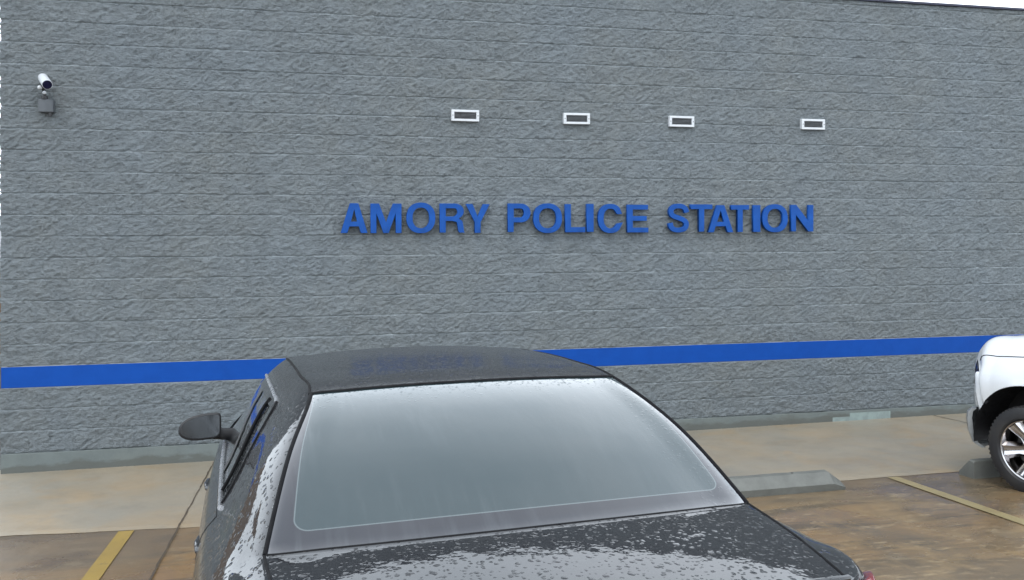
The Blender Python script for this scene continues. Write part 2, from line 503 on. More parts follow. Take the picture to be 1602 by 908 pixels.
# backing, return wall, flat roof
bm = bmesh.new(); add_box(bm, XL+.012, XR-.01, .011, .2, -.3, ZT-.035); bm_obj('wall_core', bm, M['block'], bld)
bm = bmesh.new()
for k in range(0, 25):
    for j in range(20):
        o = .012*random.random()
        y0 = .22 + j*2*CO + (CO if k % 2 else 0)
        add_box(bm, XL-.004-o, XL+.2, y0+.002, y0+2*CO-.002, Z0+k*CO+.002, min(Z0+(k+1)*CO-.002, ZT-.031), .004)
add_box(bm, XL+.0115, XL+.19, .201, 8.0, -.3, ZT-.031)
bm_obj('side_wall', bm, M['block'], bld)
bm = bmesh.new()
add_box(bm, XL-.035, XR, -.040, .24, ZT-.030, ZT-.002, .003)
add_box(bm, XL-.035, XL+.24, .2405, 8.2, ZT-.030, ZT-.002, .003)
bm_obj('roof_coping', bm, M['cap'], bld)
bm = bmesh.new(); add_box(bm, XL+.2, XR-.02, .25, 8.1, 4.55, 4.65); bm_obj('roof', bm, M['plastic'], bld)
# newer paint patch on the base course at the right
bm = bmesh.new(); add_box(bm, 6.02, 6.55, -.0275, -.02, .03, .165); add_box(bm, 5.80, 6.02, -.0265, -.02, .03, .125)
t = NT('pale_patch'); t.set(color=t.mix(t.mr(t.noise(t.coords(), 14, 5), .4, .6), (.22, .275, .262), (.18, .22, .215)), rough=.7)
bm_obj('paint_patch', bm, t.m, bld)

# ---------------------------------------------------------------- letters
def arc(cx, cy, rx, ry, a0, a1, n=14):
    return [(cx+rx*math.cos(R(a0+(a1-a0)*i/n)), cy+ry*math.sin(R(a0+(a1-a0)*i/n))) for i in range(n+1)]
def sarc(cx, cy, rx, ry, a0, a1, n=14, p=2.25):
    out = []
    for i in range(n+1):
        a = R(a0+(a1-a0)*i/n); c, s_ = math.cos(a), math.sin(a)
        out.append((cx+rx*math.copysign(abs(c)**(2/p), c), cy+ry*math.copysign(abs(s_)**(2/p), s_)))
    return out
S = .21; B = .175
def L_A(w):
    c = w/2; s = S*1.08
    return [[(0,0),(s,0),(s+.075*w,.22),(w-s-.075*w,.22),(w-s,0),(w,0),(c+s*.62,1),(c-s*.62,1)],
            [(s+.075*w+.055,.22+B*.95),(c,.80),(w-s-.075*w-.055,.22+B*.95)]]
def L_M(w):
    s = S*.95; c = w/2
    return [[(0,0),(s,0),(s,.66),(c-s*.46,0),(c+s*.46,0),(w-s,.66),(w-s,0),(w,0),(w,1),(w-s*1.45,1),(c,.36),(s*1.45,1),(0,1)]]
def L_O(w):
    return [sarc(w/2,.5,w/2,.525,0,360,40)[:-1], sarc(w/2,.5,w/2-S,.525-B,0,360,36)[:-1]]
def L_R(w):
    s = S
    o = [(0,0),(s,0),(s,.40),(w*.52,.40)] + [(w*.70,.36),(w*.74,.22),(w*.76,.06),(w*.80,0),(w*1.04,0),(w*1.0,.05),(w*.975,.24),(w*.93,.40),(w*.80,.475)] + arc(w*.62,.735,w*.38,.265,-55,90,12)[0:] + [(0,1)]
    return [o, [(s,.40+B*.9),(w*.60,.40+B*.9)] + arc(w*.60,.708,w*.13,.125,-80,80,8) + [(w*.60,1-B*.95),(s,1-B*.95)]]
def L_Y(w):
    c = w/2; s = S
    return [[(c-s/2,0),(c+s/2,0),(c+s/2,.38),(w,1),(w-s*1.12,1),(c,.56),(s*1.12,1),(0,1),(c-s/2,.38)]]
def L_P(w):
    s = S
    o = [(0,0),(s,0),(s,.34),(w*.58,.34)] + arc(w*.58,.67,w*.42,.33,-90,90,16)[1:-1] + [(w*.58,1),(0,1)]
    return [o, [(s,.34+B),(w*.56,.34+B)] + arc(w*.56,.67,w*.15,.155,-80,80,8) + [(w*.56,1-B),(s,1-B)]]
def L_L(w): return [[(0,0),(w,0),(w,B*1.05),(S,B*1.05),(S,1),(0,1)]]
def L_I(w): return [[(0,0),(w,0),(w,1),(0,1)]]
def L_C(w):
    o = sarc(w/2,.5,w/2,.525,38,322,34)
    i = sarc(w/2,.5,w/2-S,.525-B,322-10,48,30)
    o[0] = (w*.97,.67); o[-1] = (w*.99,.36)
    return [[(w*.975,.66)] + o[1:-1] + [(w*1.0,.36),(w*.77,.325)] + i[1:-1] + [(w*.76,.655)]]
def L_E(w): return [[(0,0),(w,0),(w,B),(S,B),(S,.42),(w*.92,.42),(w*.92,.42+B),(S,.42+B),(S,1-B),(w*.98,1-B),(w*.98,1),(0,1)]]
def L_S(w):
    # centre line stroke turned into an outline
    P = [(.90*w,.70),(.84*w,.84),(.68*w,.925),(.5*w,.94),(.30*w,.92),(.155*w,.83),(.13*w,.72),(.17*w,.62),(.32*w,.545),(.52*w,.495),(.72*w,.435),(.86*w,.345),(.885*w,.245),(.83*w,.13),(.68*w,.065),(.5*w,.05),(.30*w,.065),(.15*w,.15),(.09*w,.31)]
    P = [(x*.93+.035*w if 0 else x, y) for x, y in P]
    Q = []
    for i in range(len(P)-1):
        p0 = P[max(i-1,0)]; p1 = P[i]; p2 = P[i+1]; p3 = P[min(i+2,len(P)-1)]
        for f in (0,.34,.67):
            q = []
            for a in (0,1):
                q.append(.5*((2*p1[a])+(-p0[a]+p2[a])*f+(2*p0[a]-5*p1[a]+4*p2[a]-p3[a])*f*f+(-p0[a]+3*p1[a]-3*p2[a]+p3[a])*f**3))
            Q.append(tuple(q))
    Q.append(P[-1]); lft = []; rgt = []; hw = .098
    for i, p in enumerate(Q):
        a = Q[max(i-1,0)]; b = Q[min(i+1,len(Q)-1)]
        dx, dy = b[0]-a[0], b[1]-a[1]; l = math.hypot(dx, dy) or 1
        nx, ny = -dy/l, dx/l
        lft.append((p[0]+nx*hw, p[1]+ny*hw*.92)); rgt.append((p[0]-nx*hw, p[1]-ny*hw*.92))
    o = lft + rgt[::-1]
    xs = [p[0] for p in o]; ys = [p[1] for p in o]
    return [[((x-min(xs))/(max(xs)-min(xs))*w, (y-min(ys))/(max(ys)-min(ys))*1.05-.025) for x, y in o]]
def L_T(w):
    c = w/2
    return [[(c-S/2,0),(c+S/2,0),(c+S/2,1-B),(w,1-B),(w,1),(0,1),(0,1-B),(c-S/2,1-B)]]
def L_N(w):
    s = S
    return [[(0,0),(s*.95,0),(s*.95,.62),(w-s,0),(w,0),(w,1),(w-s*.95,1),(w-s*.95,.38),(s,1),(0,1)]]
GL = dict(A=L_A,M=L_M,O=L_O,R=L_R,Y=L_Y,P=L_P,L=L_L,I=L_I,C=L_C,E=L_E,S=L_S,T=L_T,N=L_N)

def letter_mesh(ch, w, hgt, depth):
    cu = bpy.data.curves.new('letter', 'CURVE'); cu.dimensions = '2D'; cu.fill_mode = 'BOTH'
    cu.extrude = depth/2; cu.bevel_depth = .0022; cu.bevel_resolution = 1; cu.offset = -.0022
    for cont in GL[ch](w/hgt):
        sp = cu.splines.new('POLY'); sp.points.add(len(cont)-1)
        for p, q in zip(sp.points, cont): p.co = (q[0]*hgt, q[1]*hgt, 0, 1)
        sp.use_cyclic_u = True
    tmp = bpy.data.objects.new('tmp', cu); COL.objects.link(tmp)
    dg = bpy.context.evaluated_depsgraph_get()
    me = bpy.data.meshes.new_from_object(tmp.evaluated_get(dg))
    bpy.data.objects.remove(tmp); bpy.data.curves.remove(cu)
    me.transform(Matrix.Rotation(R(90), 4, 'X'))
    me.materials.clear(); me.materials.append(M['letter'])
    return me
LET = [('AMORY', 0, 'A', 0.254, 0.523), ('AMORY', 1, 'M', 0.555, 0.868), ('AMORY', 2, 'O', 0.914, 1.211), ('AMORY', 3, 'R', 1.258, 1.510), ('AMORY', 4, 'Y', 1.527, 1.780), ('POLICE', 5, 'P', 1.975, 2.219), ('POLICE', 6, 'O', 2.250, 2.564), ('POLICE', 7, 'L', 2.596, 2.818), ('POLICE', 8, 'I', 2.837, 2.915), ('POLICE', 9, 'C', 2.962, 3.242), ('POLICE', 10, 'E', 3.290, 3.532), ('STATION', 11, 'S', 3.761, 4.007), ('STATION', 12, 'T', 4.027, 4.285), ('STATION', 13, 'A', 4.234, 4.535), ('STATION', 14, 'T', 4.509, 4.725), ('STATION', 15, 'I', 4.776, 4.862), ('STATION', 16, 'O', 4.888, 5.201), ('STATION', 17, 'N', 5.243, 5.519)]
WORDS = {}
for word, n, ch, x0, x1 in LET:
    WORDS.setdefault(word, []).append((ch, x0, x1))
ordn = {('STATION','T',0):'first', ('STATION','T',1):'second'}
for word, lst in WORDS.items():
    seen = {}
    for i, (ch, x0, x1) in enumerate(lst):
        c = seen.get(ch, 0); seen[ch] = c+1
        jx, jz = random.uniform(-.002, .002), random.uniform(-.004, .004)
        me = letter_mesh(ch, x1-x0, .300, .040)
        o = bpy.data.objects.new('sign_letter', me)
        o.location = (x0+jx, -.066, 2.257+jz); o.rotation_euler = (0, R(random.uniform(-.35, .35)), 0)
        link(o)
        pos = ordn.get((word, ch, c), '')
        nb = lst[i-1][0] if i else None; nx = lst[i+1][0] if i+1 < len(lst) else None
        where = f'beginning the word {word}' if i == 0 else (f'ending the word {word}' if nx is None else f'between {nb} and {nx} in the word {word}')
        lab = f'{pos+" " if pos else ""}blue raised letter {ch} {where}'
        tag(o, lab[0].lower()+lab[1:], 'letter', 'blue sign letters on the grey wall')
        # two short studs hold each letter off the rough block
        bm = bmesh.new()
        for fx in ((.35, .65) if (x1-x0) > .1 else (.5,)):
            for zz in ((.03, .27) if ch not in 'YPTL' else (.27,)):
                if ch in 'ACOS' : xx = (x1-x0)*.5
                elif ch in 'IL': xx = .03
                elif ch in 'YT': xx = (x1-x0)*(.5 if ch == 'T' else .12)
                else: xx = .03
                add_tube(bm, [(xx, .0, zz), (xx, .055, zz)], .004, 6)
                break
        bm_obj('stud', bm, M['plastic'], o)

# ---------------------------------------------------------------- wall vents
vr = None
vl = ['white framed wall vent above the word AMORY, leftmost of the row',
      'white framed wall vent above the middle of the word POLICE',
      'white framed wall vent above the S of the word STATION',
      'white framed wall vent above the end of the word STATION, rightmost']
def make_vent():
    r = empty('wall_vent')
    w, h = .292, .118
    bm = bmesh.new()
    f = .030
    for b in ((0, w, h-.024, h), (0, w, 0, .024), (0, f, .0242, h-.0242), (w-f, w, .0242, h-.0242)):
        add_box(bm, b[0], b[1], -.052, .0, b[2], b[3], .0025)
    bm_obj('frame', bm, M['white'], r)
    bm = bmesh.new(); add_box(bm, f-.004, w-f+.004, -.012, .004, .022, h-.022); bm_obj('duct', bm, M['duct'], r)
    bm = bmesh.new()
    for i in range(5):
        z = .029 + i*.0135
        add_prism(bm, [(-.044, z), (-.016, z+.012), (-.016, z+.0145), (-.044, z+.0025)], 0, f+.0005, w-f-.0005)
    bm_obj('louvre', bm, M['louvre'], r)
    for x in (.014, w-.014):
        bm = bmesh.new(); add_tube(bm, [(x, -.0525, h/2), (x, -.056, h/2)], .0055, 10); bm_obj('screw', bm, M['louvre'], r)
    return r
def copy_tree(o, parent=None):
    c = o.copy(); COL.objects.link(c); c.parent = parent
    for ch in list(o.children): copy_tree(ch, c)
    return c
for i, (x, z) in enumerate(((1.383, 3.414), (2.590, 3.411), (3.790, 3.412), (5.392, 3.418))):
    v = make_vent() if i == 0 else copy_tree(vr)
    if i == 0: vr = v
    v.location = (x, -.008, z)
    v.rotation_euler = (0, R((.3, -.4, .2, -.2)[i]), 0)
    tag(v, vl[i], 'vent', 'white vents high on the wall')

# ---------------------------------------------------------------- security camera
sc = empty('security_camera', (-2.46, -.02, 3.40))
tag(sc, 'white bullet security camera on a grey junction box near the wall corner', 'security camera')
bm = bmesh.new(); add_box(bm, -.062, .068, -.070, .01, -.005, .118, .008, 2); bm_obj('junction_box', bm, M['boxgrey'], sc)
bm = bmesh.new(); add_tube(bm, [(.035, -.040, -.005), (.035, -.040, -.040)], .018, 12); bm_obj('conduit_fitting', bm, M['plastic'], sc)
bm = bmesh.new()
add_tube(bm, [(-.01, -.05, .118), (-.01, -.05, .150)], [.030, .026], 16)
add_tube(bm, [(-.01, -.05, .150), (-.008, -.06, .185), (-.010, -.10, .210), (-.005, -.13, .238)], [.012, .013, .015, .017], 12)
bm_obj('arm', bm, M['plastic'], sc)
bm = bmesh.new()
bmesh.ops.create_uvsphere(bm, u_segments=14, v_segments=10, radius=.017, matrix=Matrix.Translation((-.002, -.088, .175)))
bm_obj('pivot', bm, M['white'], sc, True)
bm = bmesh.new()
bmesh.ops.create_uvsphere(bm, u_segments=14, v_segments=10, radius=.02, matrix=Matrix.Translation((-.030, -.13, .216)))
bm_obj('pivot', bm, M['white'], sc, True)
A0 = Vector((-.025, -.06, .322)); A1 = Vector((.075, -.28, .222)); ax = (A1-A0).normalized()
bm = bmesh.new()
add_tube(bm, [A0-ax*.012, A0-ax*.008, A0, A0+ax*.02, A1-ax*.02, A1], [.016, .029, .038, .042, .044, .044], 24)
bm_obj('housing', bm, M['white'], sc, True)
bm = bmesh.new()
add_tube(bm, [A1-ax*.002, A1+ax*.006, A1+ax*.0062], [.041, .039, .028], 24)
bm_obj('lens_window', bm, M['lens'], sc, True)

# ---------------------------------------------------------------- ground
def sheet(name, polys, mat, lift, kind='structure'):
    V = []; F = []
    for p in polys:
        b = len(V); V += [(x, y, gz(x, y)+lift) for x, y in p]; F.append(tuple(range(b, b+len(p))))
    o = mesh_obj(name, V, F, mat); tag(o, kind=kind); return o
# one sheet: sloping lot, level beyond the building line, out to the horizon
xs = [-400, -60, -20, -8, -4, XL, 0, 4, 8, 12, 20, 60, 400]
ys = [-400, -60, -30, -14, -8, -5, -3, -2, 0, 6, 30, 120, 500]
V = []; F = []
def gz2(x, y):
    xx = max(-8, min(12, x)); yy = max(-14, min(0, y))
    return gz(xx, yy) - (.02 if y > 0 else 0)
for y in ys:
    for x in xs: V.append((x, y, gz2(x, y)))
n = len(xs)
for j in range(len(ys)-1):
    for i in range(n-1): F.append((j*n+i, j*n+i+1, (j+1)*n+i+1, (j+1)*n+i))
go = mesh_obj('ground', V, F, M['lot']); tag(go, kind='structure')
go.data.materials.append(M['asphalt'])
for pl in go.data.polygons:
    c = pl.center
    if c.x < -8 or c.y > 0 or c.y < -14 or c.x > 12: pl.material_index = 1
# sidewalk slab with a worn, slightly irregular front edge
edge = []
x = -3.4
while x < XR:
    base = np.interp(x, [-3.4, -2.1, -.9, 1.5, 4.4, 16], [-2.14, -2.24, -2.40, -2.47, -2.54, -2.6])
    edge.append((x, float(base) + .018*(vnoise(np.array([x*3.]), np.array([2.]), 9)[0]-.5) + .012*(vnoise(np.array([x*14.]), np.array([5.]), 8)[0]-.5)))
    x += .05
V = []; F = []
ys_ = [0, .22, .5, .8, .97, 1.0]
for (x, y) in edge:
    for f in ys_:
        yy = (-.0 if x > XL else .25)*(1-f) + y*f
        V.append((x, yy, gz(x, yy)+.010-(.0075 if f == 1.0 else 0)))
m_ = len(ys_)
for i in range(len(edge)-1):
    for j in range(m_-1):
        a = i*m_+j; F.append((a, a+1, a+m_+1, a+m_))
tag(mesh_obj('sidewalk', V, F, M['walk'], smooth=False), kind='structure')

def jag_strip(name, x0, y0, x1, y1, w, mat, lift, seed, jag=.006, kind='structure'):
    n = int(abs(y1-y0)/.03)+2; V = []; F = []
    for i in range(n+1):
        f = i/n; x = x0+(x1-x0)*f; y = y0+(y1-y0)*f
        d = jag*2*(vnoise(np.array([y*9.]), np.array([seed+.5]), seed)[0]-.5)
        ww = w*(.55+.9*vnoise(np.array([y*15.]), np.array([seed+3.5]), seed)[0]) if jag > .004 else w
        V += [(x+d-ww/2, y, gz(x, y)+lift), (x+d+ww/2, y, gz(x, y)+lift)]
    for i in range(n): F.append((2*i, 2*i+1, 2*i+3, 2*i+2))
    o = mesh_obj(name, V, F, mat); tag(o, kind=kind); return o
jag_strip('pavement_joint', -.953, -.03, -.955, -9.5, .011, M['seamdirt'], .014, 31, .006)
jag_strip('pavement_joint', 7.12, -.03, 7.06, -2.5, .012, M['crack'], .014, 32, .006)
jag_strip('parking_line', -1.308, -2.37, -1.308, -7.6, .105, M['line'], .006, 33, .0015)
jag_strip('parking_line', 1.72, -2.52, 1.72, -7.6, .10, M['line'], .006, 34, .0015)
jag_strip('parking_line', 4.745, -2.56, 4.735, -7.8, .10, M['line_worn'], .006, 35, .0015)

# ---------------------------------------------------------------- wheel stops
def wheel_stop(x0, x1, y, label, prof, taper=.10, low=.45, name='wheel_stop'):
    bm = bmesh.new()
    L = x1-x0; zb = gz((x0+x1)/2, y)
    secs = []
    N = 34
    fr = sorted([i/N for i in range(N+1)] + [taper/L, 1-taper/L])
    for f in fr:
        x = x0 + L*f
        e = min(f, 1-f)*L
        hs = low + e/taper*(1-low) if e < taper else 1.0
        ring = []
        for k, (py, pz) in enumerate(prof):
            j = .0025*(vnoise(np.array([x*30.]), np.array([k*3.1]), 44)[0]-.5)
            zz = pz*hs if pz > .03 else pz
            ring.append(bm.verts.new((x, y+py+j, gz(x, y)+zz+j)))
        secs.append(ring)
    for a, b in zip(secs[:-1], secs[1:]):
        for k in range(len(prof)):
            bm.faces.new((a[k], a[(k+1) % len(prof)], b[(k+1) % len(prof)], b[k]))
    bm.faces.new(secs[0][::-1]); bm.faces.new(secs[-1])
    o = bm_obj(name, bm, M['stop']); tag(o, label, 'wheel stop', 'concrete wheel stops along the sidewalk')
    for fx in (.22, .78):
        bm = bmesh.new()
        x = x0+L*fx; zt = max(p[1] for p in prof); yp = y + (.02 if taper > .05 else -.066)
        add_tube(bm, [(x, yp, gz(x, y)+zt-.008), (x, yp, gz(x, y)+zt+.002)], .010, 10)
        bm_obj('anchor_pin', bm, M['crack'], o)
    return o
wheel_stop(2.31, 4.14, -2.71, 'low grey concrete wheel stop right of the black car in the empty stall', [(-.090, -.02), (-.102, .062), (-.012, .134), (.045, .136), (.088, .05), (.088, -.02)])
wheel_stop(5.335, 7.16, -2.70, 'grey concrete wheel stop in front of the white truck tyre', [(-.105, -.02), (-.100, .148), (-.088, .155), (-.045, .155), (.070, .03), (.075, -.02)], .012, .93)

# ---------------------------------------------------------------- lofted body surfaces
def herm(P, k, t, crease=()):
    """P (n,3) points, k knots, t float index array -> points (chord-length cubic)"""
    P = np.asarray(P, float); n = len(P)
    d = np.diff(P, axis=0)/np.maximum(np.diff(k), 1e-6)[:, None]
    T = np.empty_like(P); T[0] = d[0]; T[-1] = d[-1]
    h = np.diff(k)
    for i in range(1, n-1): T[i] = (d[i-1]*h[i]+d[i]*h[i-1])/(h[i]+h[i-1])
    TL = T.copy(); TR = T.copy()                 # tangents arriving at / leaving each knot
    for c in crease:
        TR[c] = 1.5*d[c]-.5*T[c+1]; TL[c] = 1.5*d[c-1]-.5*T[c-1]
    i = np.clip(np.floor(t).astype(int), 0, n-2); f = (t-i)[:, None]; hh = h[i][:, None]
    return (2*f**3-3*f**2+1)*P[i]+(f**3-2*f**2+f)*hh*TR[i]+(-2*f**3+3*f**2)*P[i+1]+(f**3-f**2)*hh*TL[i+1]
def chord(P):
    return np.concatenate([[0], np.cumsum(np.maximum(np.linalg.norm(np.diff(P, axis=0), axis=1), .004))])

class Loft:
    def __init__(s, table, nt=8, nr=6, crease=(), crease_rows=0):
        # table[row][station] -> (x,y,z)
        s.T = np.asarray(table, float); s.R, s.S = s.T.shape[:2]
        s.ts = np.linspace(0, s.S-1, (s.S-1)*nt+1); s.rs = np.linspace(0, s.R-1, (s.R-1)*nr+1)
        s.nt, s.nr = nt, nr
        rows = np.stack([herm(r, chord(r), s.ts, crease if q < crease_rows else ()) for q, r in enumerate(s.T)])        # (R, nT, 3)
        G = np.empty((len(s.ts), len(s.rs), 3))
        for j in range(len(s.ts)):
            c = rows[:, j]; m = c[1:2]*np.array([[-1, 1, 1]])
            cc = np.concatenate([m, c]); G[j] = herm(cc, chord(cc), s.rs+1)
        s.G = G
        du = np.gradient(G, axis=0); dv = np.gradient(G, axis=1)
        dv[:, 0] = [1, 0, 0]
        N = np.cross(dv, du); N /= np.maximum(np.linalg.norm(N, axis=2, keepdims=True), 1e-9)
        s.N = -N if N[int(len(s.ts)*.55), 0, 2] < 0 else N
    def at(s, t, r, off=0.0):
        i = t*s.nt; j = r*s.nr
        i0 = min(int(i), len(s.ts)-2); j0 = min(int(j), len(s.rs)-2); a = i-i0; b = j-j0
        P = sum(w*(s.G[i0+p, j0+q]+off*s.N[i0+p, j0+q]) for p, q, w in ((0,0,(1-a)*(1-b)),(1,0,a*(1-b)),(0,1,(1-a)*b),(1,1,a*b)))
        return Vector(P)
    def mesh(s, name, faces_mask, side, mat, parent, off=0.0, uv=None, P=None):
        """faces_mask (nT-1,nR-1) bool; side +1/-1/0(both)"""
        G = (s.G if P is None else P) + off*s.N
        V = []; N = []; F = []; U = []
        for sg in ((1, -1) if side == 0 else (side,)):
            idx = -np.ones(G.shape[:2], int)
            for i, j in np.argwhere(faces_mask):
                q = []
                for a, b in ((i, j), (i+1, j), (i+1, j+1), (i, j+1)):
                    if idx[a, b] < 0:
                        if b == 0 and side == 0 and sg == -1:
                            idx[a, b] = cen[a]
                        else:
                            idx[a, b] = len(V)
                            g = G[a, b]; nn = s.N[a, b]
                            V.append((g[0]*sg, g[1], g[2])); N.append((nn[0]*sg, nn[1], nn[2]))
                            if uv is not None: U.append((uv[a, b, 0]*sg, uv[a, b, 1]))
                    q.append(idx[a, b])
                if len(set(q)) < 4: continue
                v = [np.array(V[k]) for k in q]
                fn = np.cross(v[1]-v[0], v[2]-v[0])
                if np.dot(fn, np.array(N[q[0]])+np.array(N[q[2]])) < 0: q = q[::-1]
                F.append(tuple(q))
            cen = idx[:, 0].copy()
        return mesh_obj(name, V, F, mat, parent, normals=N, uvs=U if uv is not None else None)
    def mask(s, t0, t1, r0, r1):
        tc = (s.ts[:-1]+s.ts[1:])/2; rc = (s.rs[:-1]+s.rs[1:])/2
        return ((tc > t0) & (tc < t1))[:, None] & ((rc > r0) & (rc < r1))[None, :]

def rounded_arch(loft, cy, cz, rad, jmin):
    """snap grid points to the wheel-arch circle, return mask of faces inside it"""
    G = loft.G; d = np.hypot(G[..., 1]-cy, G[..., 2]-cz)
    side = np.zeros(G.shape[:2], bool); side[:, jmin:] = True
    near = side & (np.abs(d-rad) < .022)
    sc_ = (rad/np.maximum(d, 1e-6))
    G[..., 1] = np.where(near, cy+(G[..., 1]-cy)*sc_, G[..., 1]); G[..., 2] = np.where(near, cz+(G[..., 2]-cz)*sc_, G[..., 2])
    c = (G[:-1, :-1]+G[1:, :-1]+G[1:, 1:]+G[:-1, 1:])/4
    dc = np.hypot(c[..., 1]-cy, c[..., 2]-cz)
    m = (dc < rad) ; m[:, :jmin] = False
    return m

def wheel(parent, x, y, z, r, w, side, spokes, rimr, style='sedan'):
    """side=+1 outer face towards +x"""
    e = bpy.data.objects.new('wheel', None); e.location = (x, y, z); link(e, parent)
    e.rotation_euler = (0, 0, 0 if side > 0 else math.pi)
    h = w/2
    bm = bmesh.new()
    prof = [(-h*.8, rimr*.98), (-h, rimr*1.06), (-h*1.02, (rimr+r)/2), (-h*.92, r*.965), (-h*.72, r), (-h*.3, r*1.003), (h*.3, r*1.003), (h*.72, r), (h*.92, r*.965), (h*1.03, (rimr+r)/2), (h, rimr*1.06), (h*.82, rimr)]
    add_lathe(bm, prof, 72)
    # tread grooves
    for k in range(60):
        t = 2*math.pi*k/60
        for s2 in (-1, 1):
            c, s_ = math.cos(t), math.sin(t)
            p = Vector((s2*h*.83, r*.974*c, r*.974*s_))
            m = Matrix.Translation(p) @ Matrix.Rotation(t, 4, 'X') @ Matrix.Diagonal((h*.16, r*.03, r*.045, 1))
            bmesh.ops.create_cube(bm, size=1.0, matrix=m)
    bm_obj('tyre', bm, M['tyre'], e, True)
    bm = bmesh.new()
    add_lathe(bm, [(h*.84, rimr*1.0), (h*.90, rimr*.985), (h*.86, rimr*.955), (h*.62, rimr*.93), (h*.1, rimr*.88), (-h*.8, rimr*.88)], 72)
    add_lathe(bm, [(h*.50, .002), (h*.52, rimr*.13), (h*.48, rimr*.17), (h*.30, rimr*.20), (h*.1, rimr*.2)], 32)
    for k in range(spokes):
        t0 = 2*math.pi*k/spokes + .12
        for sgn in ((-1, 1) if style == 'sedan' else (0,)):
            ww0, ww1 = (.030, .020) if style == 'sedan' else (.070, .056)
            d0 = .0 if style != 'sedan' else .03*sgn; d1 = .0 if style != 'sedan' else .075*sgn
            pr = []
            for rr, xo, wd, dd in ((rimr*.14, h*.47, ww0, d0), (rimr*.5, h*.46, (ww0+ww1)/2*.8, (d0+d1)/2), (rimr*.93, h*.80, ww1*1.25, d1)):
                pr.append((rr, xo, wd, dd))
            rings = []
            for rr, xo, wd, dd in pr:
                ring = []
                for (aa, bb) in ((-1, -.03), (-.55, .006), (-.18, .0), (.18, 0.0), (.55, .006), (1, -.03)):
                    y_, z_ = rr, dd+aa*wd
                    ring.append(bm.verts.new((xo+bb-(.008 if abs(aa) < .3 else 0), y_*math.cos(t0)-z_*math.sin(t0), y_*math.sin(t0)+z_*math.cos(t0))))
                rings.append(ring)
            for a, b in zip(rings[:-1], rings[1:]):
                for q in range(5): bm.faces.new((a[q], a[q+1], b[q+1], b[q]))
    for k in range(5 if style == 'sedan' else 6):
        t0 = 2*math.pi*k/(5 if style == 'sedan' else 6)+.4
        c = (h*.49, rimr*.12*math.cos(t0)*1.4, rimr*.12*math.sin(t0)*1.4)
        add_tube(bm, [c, (c[0]+.014, c[1], c[2])], .010, 8)
    bm_obj('rim', bm, M['rim'], e, True)
    bm = bmesh.new(); add_lathe(bm, [(h*.0, .01), (h*.0, rimr*.72), (-h*.2, rimr*.72), (-h*.2, .01)], 40)
    bm_obj('brake_disc', bm, M['disc'], e)
    bm = bmesh.new(); add_lathe(bm, [(-h*.55, .01), (-h*.55, rimr*.87)], 40); bm_obj('inner_well', bm, M['plastic'], e)
    return e

# ================================================================ the black sedan
# stations: A bumper bottom .. F trunk lip, G trunk, H glass bottom, I, J glass top, K L M roof, N screen top, O, P cowl, Q R hood, S T U nose
yc = [(.10,.25),(.03,.35),(.0,.52),(.03,.66),(.165,.85),(.165,1.028),(.40,1.058),(.66,1.087),(1.0,1.277),(1.36,1.408),(1.8,1.441),(2.3,1.446),(2.8,1.424),(3.1,1.38),(3.5,1.22),(3.98,1.02),(4.4,.93),(4.70,.78),(4.82,.62),(4.86,.42),(4.80,.22)]
row0 = [(0, y, z) for y, z in yc]
row3 = [(.60,.12,.25),(.62,.06,.35),(.64,.05,.52),(.66,.08,.66),(.665,.21,.86),(.665,.22,1.008),(.70,.47,1.036),(.722,.76,1.060),(.645,1.05,1.254),(.553,1.38,1.392),(.558,1.8,1.414),(.56,2.3,1.414),(.555,2.8,1.390),(.54,3.05,1.355),(.61,3.4,1.20),(.68,3.78,1.0),(.66,4.3,.91),(.62,4.62,.76),(.62,4.72,.6),(.64,4.76,.42),(.6,4.7,.22)]
row4 = [(.74,.2,.25),(.78,.15,.35),(.80,.13,.52),(.81,.16,.66),(.79,.24,.86),(.765,.29,.985),(.765,.53,1.018),(.770,.86,1.042),(.705,1.14,1.215),(.632,1.5,1.338),(.632,1.85,1.358),(.635,2.3,1.360),(.630,2.8,1.336),(.62,3.05,1.298),(.69,3.45,1.12),(.76,3.8,.97),(.74,4.3,.89),(.70,4.58,.75),(.72,4.66,.6),(.74,4.68,.42),(.70,4.64,.22)]
row5 = [(.82,.3,.25),(.86,.25,.35),(.875,.24,.52),(.875,.27,.66),(.855,.34,.84),(.825,.38,.965),(.825,.62,.988),(.835,.95,.990),(.840,1.25,.983),(.847,1.6,.975),(.850,1.9,.966),(.853,2.3,.957),(.853,2.8,.947),(.85,3.1,.94),(.845,3.5,.93),(.83,3.85,.92),(.80,4.3,.86),(.76,4.52,.74),(.78,4.58,.6),(.80,4.60,.42),(.76,4.58,.22)]
row6 = [(.845,.4,.25),(.885,.36,.35),(.895,.36,.5),(.895,.39,.64),(.887,.46,.78),(.878,.51,.87),(.888,.72,.88),(.897,1.0,.88),(.902,1.3,.875),(.905,1.65,.868),(.908,1.95,.858),(.908,2.3,.85),(.906,2.8,.835),(.90,3.1,.825),(.895,3.5,.81),(.885,3.9,.80),(.86,4.25,.76),(.82,4.45,.68),(.83,4.5,.57),(.84,4.5,.42),(.80,4.48,.22)]
row7 = [(.86,.48,.25),(.895,.46,.33),(.905,.46,.45),(.906,.50,.52),(.907,.56,.58),(.908,.62,.60),(.912,.80,.60),(.915,1.05,.60),(.915,1.35,.60),(.915,1.68,.60),(.915,1.97,.60),(.915,2.3,.60),(.913,2.8,.59),(.91,3.12,.59),(.905,3.5,.585),(.90,3.88,.58),(.88,4.18,.55),(.85,4.36,.5),(.85,4.42,.45),(.85,4.42,.38),(.82,4.42,.22)]
row6 = [(x, y, z+(.025 if 5 <= i <= 15 else 0)) for i, (x, y, z) in enumerate(row6)]; row7 = [(x+.013, y, z) for x, y, z in row7]
